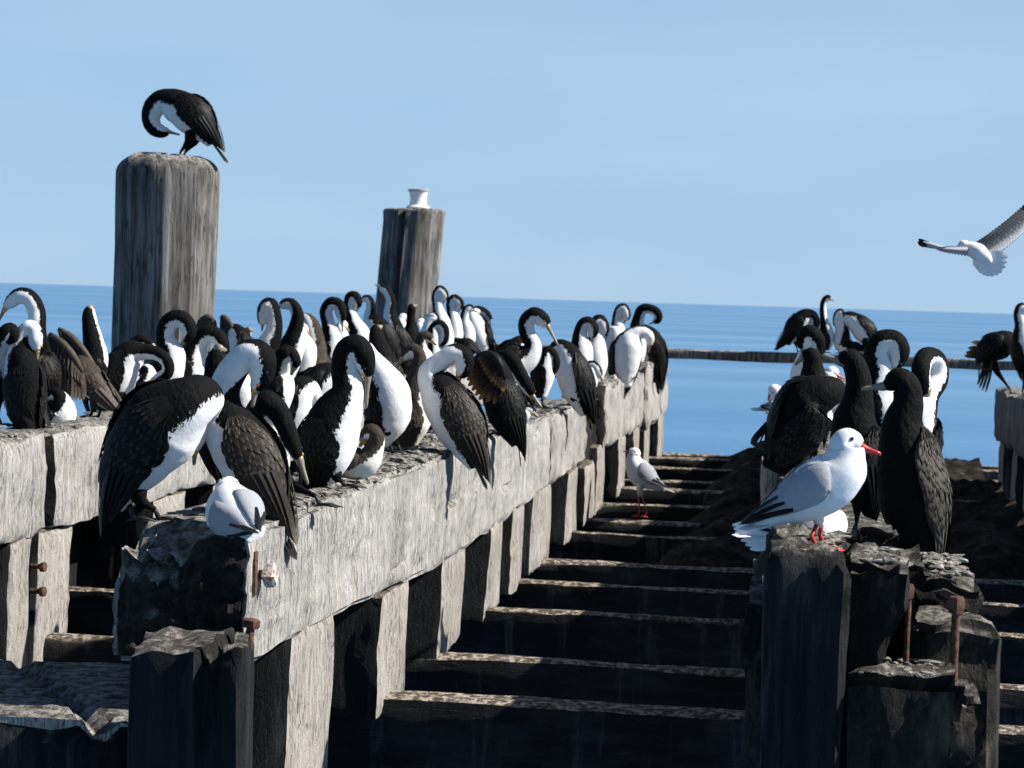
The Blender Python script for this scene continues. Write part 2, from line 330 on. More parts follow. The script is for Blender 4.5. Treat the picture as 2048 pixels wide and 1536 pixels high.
timber('stringer_beam', (-0.13, 12.75, 3.36), (0.32, 23.7, 3.82), 1, PALE, 'far stretch of the beam behind the black cormorant group', 'timber beam', G_B, res=0.07, rough=0.012, edge=0.03, seed=9, deform=ragtop(17, 0.03))
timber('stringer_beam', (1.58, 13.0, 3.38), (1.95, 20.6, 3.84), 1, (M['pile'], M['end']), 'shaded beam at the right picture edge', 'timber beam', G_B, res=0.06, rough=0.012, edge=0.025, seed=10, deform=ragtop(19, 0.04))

# cross joists ---------------------------------------------------------
JY = [7.05, 8.45, 9.68, 11.02, 12.20, 13.42, 14.80, 16.0, 17.35, 18.6, 19.9, 21.2, 22.5, 23.6]
for i, y in enumerate(JY):
    dz = 0.02*math.sin(i*2.3)
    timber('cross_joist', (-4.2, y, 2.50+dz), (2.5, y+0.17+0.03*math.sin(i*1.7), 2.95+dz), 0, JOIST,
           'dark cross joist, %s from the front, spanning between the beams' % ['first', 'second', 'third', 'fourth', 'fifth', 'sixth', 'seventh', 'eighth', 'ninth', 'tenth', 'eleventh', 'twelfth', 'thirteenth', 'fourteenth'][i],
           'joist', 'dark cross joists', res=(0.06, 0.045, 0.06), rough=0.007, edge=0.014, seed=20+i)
# support posts under the beams ----------------------------------------
def lean(dx, y0):
    def d(q, t):
        q.y -= dx*(1-t[2]); 
        q.x += 0.012*noise.noise(Vector((q.y*3, q.z*3, 4)))
        return q
    return d
CP = [(6.84, 7.48, 2.62, 3.44, .10), (8.32, 8.93, 2.90, 3.37, .03), (9.80, 10.46, 2.90, 3.35, .12), (11.12, 11.60, 2.90, 3.38, .14), (12.10, 12.55, 2.90, 3.38, .10), (12.94, 13.9, 2.90, 3.38, .04), (14.65, 15.25, 2.9, 3.38, .1), (15.85, 16.5, 2.9, 3.34, .02), (16.75, 17.3, 2.9, 3.42, .05), (18.4, 19.0, 2.9, 3.4, .05), (20.0, 20.6, 2.9, 3.4, .05), (21.4, 22.0, 2.9, 3.4, .05), (23.0, 23.7, 2.9, 3.4, .05)]
ORDN = ['first', 'second', 'third', 'fourth', 'fifth', 'sixth', 'seventh', 'eighth', 'ninth', 'tenth', 'eleventh', 'twelfth', 'thirteenth']
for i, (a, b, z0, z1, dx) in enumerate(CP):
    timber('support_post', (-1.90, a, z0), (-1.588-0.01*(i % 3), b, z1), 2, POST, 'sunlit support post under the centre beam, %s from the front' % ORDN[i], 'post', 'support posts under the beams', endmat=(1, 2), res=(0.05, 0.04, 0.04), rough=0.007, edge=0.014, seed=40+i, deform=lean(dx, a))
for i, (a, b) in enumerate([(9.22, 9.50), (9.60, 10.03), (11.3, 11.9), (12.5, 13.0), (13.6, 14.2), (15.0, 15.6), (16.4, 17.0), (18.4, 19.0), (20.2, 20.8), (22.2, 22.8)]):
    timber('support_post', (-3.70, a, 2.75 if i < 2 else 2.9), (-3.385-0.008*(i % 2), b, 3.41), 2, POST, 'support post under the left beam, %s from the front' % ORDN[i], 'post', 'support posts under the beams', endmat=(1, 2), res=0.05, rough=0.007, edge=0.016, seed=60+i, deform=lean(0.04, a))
for i, y in enumerate(JY[1:]):
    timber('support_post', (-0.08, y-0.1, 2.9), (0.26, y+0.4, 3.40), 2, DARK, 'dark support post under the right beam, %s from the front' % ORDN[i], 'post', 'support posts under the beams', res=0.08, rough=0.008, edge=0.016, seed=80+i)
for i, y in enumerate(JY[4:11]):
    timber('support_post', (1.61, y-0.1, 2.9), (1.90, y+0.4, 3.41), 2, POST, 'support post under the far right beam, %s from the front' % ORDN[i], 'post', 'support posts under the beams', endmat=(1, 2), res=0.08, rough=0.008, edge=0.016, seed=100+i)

# cap beam under the near end of the centre beam, with a diagonal split
def cap(q, t):
    if t[2] > 0.9:
        s = (q.x+2.553)/(-1.939+2.553); yl = 7.0-1.0*s
        d = abs(q.y-yl)*0.52
        if d < 0.035: q.z -= 0.07*(1-d/0.035)
        d2 = abs(q.y-(yl-0.55))*0.52
        if d2 < 0.02 and q.y < 6.5: q.z -= 0.04*(1-d2/0.02)
        q.z += 0.012*noise.noise(Vector((q.x*3, q.y*12, 3)))
    if t[1] == 0: q.y += 0.05*noise.noise(Vector((q.x*6, 1, q.z*4)))
    return q
timber('cap_beam', (-4.3, 5.98, 2.75), (-1.84, 7.0, 3.30), 0, (M['pale'], M['dark']), 'broad split timber lying low at the lower left, half in sun', 'timber beam', endmat=(0, 1), res=(0.04, 0.025, 0.06), rough=0.006, edge=0.02, seed=120, deform=cap)  # front and end faces coloured near-black to stand in for shade
# square pile in front of the centre beam
def sqpile(q, t):
    q.x -= (q.y-5.62)*0.21
    if t[2] > 0.9:
        q.z += 0.035*(q.x+1.6)/0.17*0.5 + 0.02*noise.noise(Vector((q.x*14, q.y*9, 3)))
        if abs(q.x+1.53+0.05*(q.y-5.7)) < 0.022: q.z -= 0.05
    if t[1] == 0 and abs(q.x+1.53) < 0.03: q.y += 0.035*smooth(2.9, 3.6, q.z)
    return q
timber('square_pile', (-1.745, 5.62, 0.0-1.0), (-1.43, 6.05, 3.575), 2, (M['dark'], M['rot']), 'squat dark square pile in front of the centre beam end', 'pile', res=(0.02, 0.03, 0.06), rough=0.006, edge=0.014, seed=121, deform=sqpile)

# broken near end of the right beam --------------------------------------
def gpost(q, t):
    if t[2] > 0.6:
        q.z += (t[2]-0.6)/0.4*(-0.30*(q.x+0.09)*smooth(-.12, .1, q.x) + 0.030*noise.noise(Vector((q.x*24, q.y*15, 3))) + 0.012*noise.noise(Vector((q.x*55, q.y*40, 3))))
    q.y += 0.008*noise.noise(Vector((q.x*38, 0, q.z*2.5)))
    return q
timber('gull_post', (-0.10, 4.96, 1.2), (0.085, 5.44, 3.995), 2, (M['dark'], M['rot']), 'ragged topped dark post under the standing gull', 'post', res=(0.016, 0.025, 0.03), rough=0.008, edge=0.02, seed=122, deform=gpost)
def plank2(q, t):
    if t[2] > 0.7: q.z += 0.03*noise.noise(Vector((q.x*26, q.y*18, 6)))*(t[2]-0.7)/0.3
    if t[0] > 0.5: q.x -= 0.05*smooth(3.86, 3.70, q.z)*(t[0]-0.5)*2 + 0.012*noise.noise(Vector((1, q.y*10, q.z*22)))
    return q
timber('split_plank', (0.07, 5.06, 3.0), (0.215, 5.44, 3.945), 2, (M['rot'], M['rot']), 'splintered plank with a bright rough edge right of the gull post', 'plank', res=0.022, rough=0.008, edge=0.02, seed=123, deform=plank2)
def chunk(q, t):
    q.z += 0.03*noise.noise(Vector((q.x*12, q.y*9, 7)))*t[2] - 0.35*max(0, q.x-0.36)*t[2]
    q.y += 0.03*noise.noise(Vector((q.x*9, 2, q.z*11)))
    return q
timber('rotten_chunk', (0.24, 5.24, 3.1), (0.445, 5.52, 3.80), 2, (M['rot'], M['rot']), 'rotten chunk with a slanted flank at the far right of the broken end', 'rotten timber', res=0.024, rough=0.01, edge=0.025, seed=124, deform=chunk)
timber('rotten_ledge', (0.07, 5.0, 2.9), (0.33, 5.34, 3.70), 2, (M['rot'], M['rot']), 'crumbled ledge at the foot of the splintered plank', 'rotten timber', res=0.024, rough=0.02, edge=0.04, seed=125)
for i, (x0, x1, y0, y1, z0, z1, lab) in enumerate([(0.06, 0.30, 5.52, 5.98, 3.80, 3.885, 'crumbling layered lump in front of the scaled black cormorant'), (0.24, 0.40, 5.45, 5.75, 3.78, 3.86, 'flat crumbling layer above the rusty bolts'), (0.10, 0.22, 5.75, 6.05, 3.80, 3.965, 'dark rotten knob between the gull and the scaled cormorant'), (0.0, 0.12, 5.46, 5.56, 3.8, 3.915, 'row of broken wood fibres behind the gull feet'), (0.285, 0.38, 5.04, 5.26, 3.15, 3.66, 'rotten block holding the foot of the thick bolt')]):
    timber('rotten_lump', (x0, y0, z0), (x1, y1, z1), 1, (M['rot'], M['rot']), lab, 'rotten timber', 'rotten lumps on the broken end', res=0.018, rough=0.02, edge=0.03, seed=130+i, deform=ragtop(31+i, 0.05))
timber('splintered_stub', (-0.26, 11.9, 3.3), (-0.16, 12.2, 3.72), 2, (M['pale'], M['pale']), 'sunlit splintered stub left of the dark right beam', 'rotten timber', res=0.03, rough=0.02, edge=0.03, seed=140, deform=ragtop(41, 0.1))

timber('dark_backing', (-3.86, 8.6, 2.35), (-3.78, 16.5, 3.36), 1, DARK, 'added dark backing along the outer side of the left beam', 'plank', res=0.1, rough=0.008, edge=0.012, seed=143)  # added sheet that keeps the gaps under the left beam black
# end rail ----------------------------------------------------------------
timber('end_rail', (-3.9, 22.85, 3.945), (2.3, 22.97, 4.045), 0, (M['pile'], M['pile']), 'weathered rail lying across the far end of the pier before the sea', 'rail', res=(0.08, 0.03, 0.03), rough=0.008, edge=0.012, seed=141)

# ------------------------------------------------------------------ round piles
def pile(name, x, y, z0, z1, r0_, r1_, label, dome, seed, lean=(0, 0), crack=None, collar=0, mats=None):
    NS, NR = 72, 60; V = []; Fc = []
    prof = [(z0+(z1-dome-z0)*i/(NR-1), lerp(r0_, r1_, i/(NR-1))) for i in range(NR)]
    for i in range(1, 9):
        a = i/8*math.pi/2; prof.append((z1-dome+dome*math.sin(a), r1_-dome*1.15*(1-math.cos(a)) if i < 8 else r1_*0.62))
    prof += [(z1+0.004, r1_*0.35), (z1+0.006, r1_*0.05)]
    for zz, rr in prof:
        for j in range(NS):
            a = j/NS*2*math.pi; p = Vector((math.cos(a), math.sin(a), zz))
            g = noise.noise(Vector((p.x*6+seed, p.y*6, zz*0.6))) * 0.02 + noise.noise(Vector((p.x*16+seed, p.y*16, zz*0.9)))*0.012
            r = rr + g*min(1, rr/r1_)
            if collar and zz > z1-0.13: r += collar
            if crack is not None:
                d = abs((a-crack+math.pi) % (2*math.pi)-math.pi)*r
                if d < 0.035: r -= 0.12*(1-d/0.035)*min(1, rr/r1_)
            t = (zz-z0)/(z1-z0)
            V.append((r*math.cos(a)+lean[0]*t, r*math.sin(a)+lean[1]*t, zz-z0 + (0.02*noise.noise(Vector((p.x*5, p.y*5, seed))) if zz > z1-dome*0.5 else 0)))
    for i in range(len(prof)-1):
        for j in range(NS): Fc.append((i*NS+j, i*NS+(j+1) % NS, (i+1)*NS+(j+1) % NS, (i+1)*NS+j))
    o = mesh_obj(name, V, Fc, M['pile'], angle=60, loc=(x, y, z0)); tag(o, label, 'pile'); return o
pile('round_pile', -4.20, 13.9, -1.0, 5.345, 0.285, 0.322, 'big round topped mooring pile at left with a cormorant on it', 0.12, 3, lean=(0.07, 0))
pile('round_pile', -4.54, 22.4, -1.0, 5.375, 0.295, 0.300, 'far cracked mooring pile with a white cup on its flat top', 0.03, 9, lean=(0.46, 0), crack=math.radians(258), collar=0.012)
# under-piles that carry the joists
UP = [(-3.55, 10.9), (-1.75, 8.6), (-1.75, 13.6), (0.1, 9.8), (0.1, 14.9), (-1.75, 19.0), (-3.55, 17.4), (0.1, 20.0), (1.75, 16.1), (1.75, 21.3)]
for i, (x, y) in enumerate(UP):
    V = []; Fc = []
    for zi in range(5):
        for j in range(12): a = j/12*2*math.pi; V.append((0.17*math.cos(a), 0.17*math.sin(a), zi*0.87))
    for zi in range(4):
        for j in range(12): Fc.append((zi*12+j, zi*12+(j+1) % 12, (zi+1)*12+(j+1) % 12, (zi+1)*12+j))
    tag(mesh_obj('under_pile', V, Fc, M['dark'], loc=(x, y, -1.0)), 'dark round pile in the water under the %s beam, %s from the front' % ({-3.55: 'left', -1.75: 'centre', 0.1: 'right', 1.75: 'far right'}[x], ['first', 'second', 'third'][[q for q in UP if q[0] == x].index((x, y))]), 'pile', 'piles under the joists')

# ------------------------------------------------------------------ lathe things
def lathe(prof, n=24):
    V = []; Fc = []
    for r, z in prof:
        for j in range(n): a = j/n*2*math.pi; V.append((r*math.cos(a), r*math.sin(a), z))
    for i in range(len(prof)-1):
        for j in range(n): Fc.append((i*n+j, i*n+(j+1) % n, (i+1)*n+(j+1) % n, (i+1)*n+j))
    Fc.append(tuple(range(n))[::-1]); Fc.append(tuple(range((len(prof)-1)*n, len(prof)*n)))
    return V, Fc
cup = empty('lantern_cup', (-4.05, 22.40, 5.383)); tag(cup, 'small white cup shaped lantern base on top of the far pile', 'lantern')
for nm, pr, mt in (('foot', [(0.115, 0), (0.12, 0.012), (0.105, 0.03), (0.092, 0.034)], 'ceramic'), ('cup_body', [(0.09, 0.032), (0.083, 0.06), (0.082, 0.11), (0.09, 0.15), (0.098, 0.172)], 'ceramic'), ('rim', [(0.099, 0.171), (0.106, 0.176), (0.107, 0.192), (0.100, 0.197)], 'rim')):
    V, Fc = lathe(pr, 28); mesh_obj(nm, V, Fc, M[mt], cup, angle=50)
def bolt(name, base, axis, length, r, label, head_r, head_h, seed=0, mat='rust', cap_only=False):
    e = empty(name, base); tag(e, label, 'bolt'); ax = Vector(axis).normalized(); q = ax.to_track_quat('Z', 'Y')
    def put(nm, V, Fc, m):
        V = [q @ (Vector(v)+Vector((0, 0, 0)) ) for v in V]
        V = [v + noise.noise_vector(v*40+Vector((seed, 0, 0)))*r*0.18 for v in V]
        return mesh_obj(nm, V, Fc, M[m], e, angle=40)
    pr = [(r*(1+0.12*noise.noise(Vector((i*0.7, seed, 0)))), length*i/14) for i in range(15)]
    V, Fc = lathe(pr, 12); put('shank', V, Fc, 'rust')
    V, Fc = lathe([(head_r*0.86, length-0.002), (head_r, length+head_h*0.18), (head_r, length+head_h*0.8), (head_r*0.75, length+head_h)], 4 if mat == 'plate' else 6); put('head', V, Fc, mat)
    return e
bolt('rusty_bolt', (0.222, 5.20, 3.60), (0.01, 0.0, 1), 0.255, 0.0068, 'thin rusty bolt standing upright beside the splintered plank', 0.0135, 0.03, 1)
bolt('rusty_bolt', (0.327, 5.14, 3.62), (0.005, 0.0, 1), 0.215, 0.0092, 'thick rusty bolt with a big head at the right of the broken end', 0.021, 0.034, 2)
bolt('rusty_bolt', (-1.60, 6.36, 3.685), (1, -0.05, 0), 0.03, 0.014, 'square rusty white bolt head on the sunlit side of the centre beam', 0.036, 0.034, 3, 'plate')
bolt('rusty_bolt', (-1.52, 5.97, 3.50), (0.1, 0.05, 1), 0.09, 0.012, 'rounded orange rusty bolt head on top of the square pile', 0.026, 0.024, 4)
bolt('rusty_bolt', (-3.42, 9.55, 3.26), (1, -0.1, 0), 0.05, 0.012, 'upper dark bolt in the slit between the left beam posts', 0.024, 0.022, 5)
bolt('rusty_bolt', (-3.42, 9.55, 3.15), (1, -0.1, 0), 0.05, 0.012, 'lower dark bolt in the slit between the left beam posts', 0.024, 0.022, 6)
bp = timber('iron_strap', (-1.60, 6.28, 3.63), (-1.578, 6.315, 3.76), 2, (M['rust'], M['rust']), 'rusty iron strap edge beside the square bolt head', 'strap', res=0.012, rough=0.003, edge=0.003, seed=150)

# ------------------------------------------------------------------ debris on the deck and the beam tops (uncountable)
V = []; Fc = []; NX, NY = 110, 150
X0, X1, Y0, Y1 = -1.45, 1.56, 13.3, 23.8
for i in range(NX+1):
    for j in range(NY+1):
        x = lerp(X0, X1, i/NX); y = lerp(Y0, Y1, j/NY)
        e = smooth(X0, X0+0.95, x+0.12*noise.noise(Vector((y*1.5, 0, 0))))*smooth(Y0, Y0+1.4, y+0.5*noise.noise(Vector((x*2, 3, 0))))*smooth(Y1, Y1-0.5, y)
        h = 0.10 + 0.13*noise.noise(Vector((x*1.3, y*0.8, 1)))+0.08*noise.noise(Vector((x*4, y*3, 2)))+0.045*noise.noise(Vector((x*13, y*11, 3)))
        j_ = 0.05*max(0, math.cos((y-0.1)*2*math.pi/1.28))
        V.append((x, y, 2.64+e*(0.29+h*0.75+j_)))
for i in range(NX):
    for j in range(NY): a = i*(NY+1)+j; Fc.append((a, a+NY+1, a+NY+2, a+1))
tag(mesh_obj('dry_weed_heap', V, Fc, M['weed'], smooth=True), 'dark dry weed and droppings heaped over the far joists', 'debris', kind='stuff')
ICO_V = [(0, 0, 1), (.894, 0, .447), (.276, .851, .447), (-.724, .526, .447), (-.724, -.526, .447), (.276, -.851, .447), (.724, .526, -.447), (-.276, .851, -.447), (-.894, 0, -.447), (-.276, -.851, -.447), (.724, -.526, -.447), (0, 0, -1)]
ICO_F = [(0,1,2),(0,2,3),(0,3,4),(0,4,5),(0,5,1),(1,6,2),(2,7,3),(3,8,4),(4,9,5),(5,10,1),(6,7,2),(7,8,3),(8,9,4),(9,10,5),(10,6,1),(11,7,6),(11,8,7),(11,9,8),(11,10,9),(11,6,10)]
def crumbs(name, label, boxes, seed):
    rd = random.Random(seed); V = []; Fc = []
    for (xa, xb, ya, yb, z, n, s) in boxes:
        for _ in range(n):
            x = rd.uniform(xa, xb); y = rd.uniform(ya, yb); sz = s*rd.uniform(0.35, 1.0)**1.5; o = len(V)
            st = rd.uniform(0.8, 3.2); ca = rd.uniform(0, math.pi); fl = rd.uniform(0.3, 0.7)
            for v in ICO_V:
                k_ = 1+rd.uniform(-.3, .3); a = v[0]*sz*st*k_; b_ = v[1]*sz*k_
                V.append((x+a*math.cos(ca)-b_*math.sin(ca), y+a*math.sin(ca)+b_*math.cos(ca), z+sz*0.15+v[2]*sz*fl*k_))
            Fc += [tuple(i+o for i in f) for f in ICO_F]
    tag(mesh_obj(name, V, Fc, M['crust'], smooth=False), label, 'debris', kind='stuff')
crumbs('dropping_crumbs', 'crumbs of dried droppings and twigs on the centre beam top', [(-1.93, -1.61, 6.55, 13.5, 3.822, 1500, 0.017), (-1.93, -1.61, 13.8, 15.7, 3.80, 260, 0.02), (-1.9, -1.6, 17.1, 20.6, 3.88, 260, 0.022), (-1.9, -1.6, 6.7, 13.5, 3.825, 220, 0.03)], 5)
crumbs('dropping_crumbs', 'crumbs of dried droppings on the left beam top', [(-3.72, -3.4, 8, 23.5, 3.85, 700, 0.018)], 6)
crumbs('dropping_crumbs', 'crumbs of rotten wood on the right beam top', [(-0.12, 0.36, 5.6, 12.4, 3.80, 700, 0.02), (0.1, 0.28, 5.02, 5.28, 3.705, 60, 0.014), (-0.085, 0.07, 5.0, 5.42, 3.972, 160, 0.012), (0.1, 0.195, 5.1, 5.38, 3.945, 70, 0.012), (0.07, 0.38, 5.55, 6.0, 3.87, 240, 0.016)], 7)

FLY = dict(r=(0.671,10,4.765),s=((0.059,0,-0.037,0.011),(0.037,0,-0.016,0.027),(0.006,0,0.005,0.038),(-0.024,0,0.021,0.033),(-0.046,0,0.031,0.024),(-0.064,0,0.037,0.022),(-0.08,0,0.033,0.013)),b=(-0.099,0,0.023),w1=((-0.025,0,0.025),(0.034,0.03,0.067),(0.109,0.06,0.131),(0.173,0.09,0.189),(0.242,0.12,0.255)),w1t=((0.062,0,-0.011),(0.111,0.037,0.021),(0.166,0.075,0.068),(0.221,0.113,0.125),(0.273,0.15,0.187)),w2=((-0.033,0,0.019),(-0.099,-0.075,0.017),(-0.157,-0.15,0.018),(-0.207,-0.225,0.032),(-0.249,-0.3,0.037)),w2t=((0.002,0.06,-0.007),(-0.076,-0.015,0),(-0.14,-0.09,0.007),(-0.195,-0.165,0.016),(-0.235,-0.24,0.022)),t=((-0.017,0,-0.048),(0.009,0,-0.08),(0.04,0,-0.095),(0.07,0,-0.096),(0.104,0,-0.084),(0.128,0,-0.044),(0.13,0,-0.005)),tr=(0.037,0,-0.019))
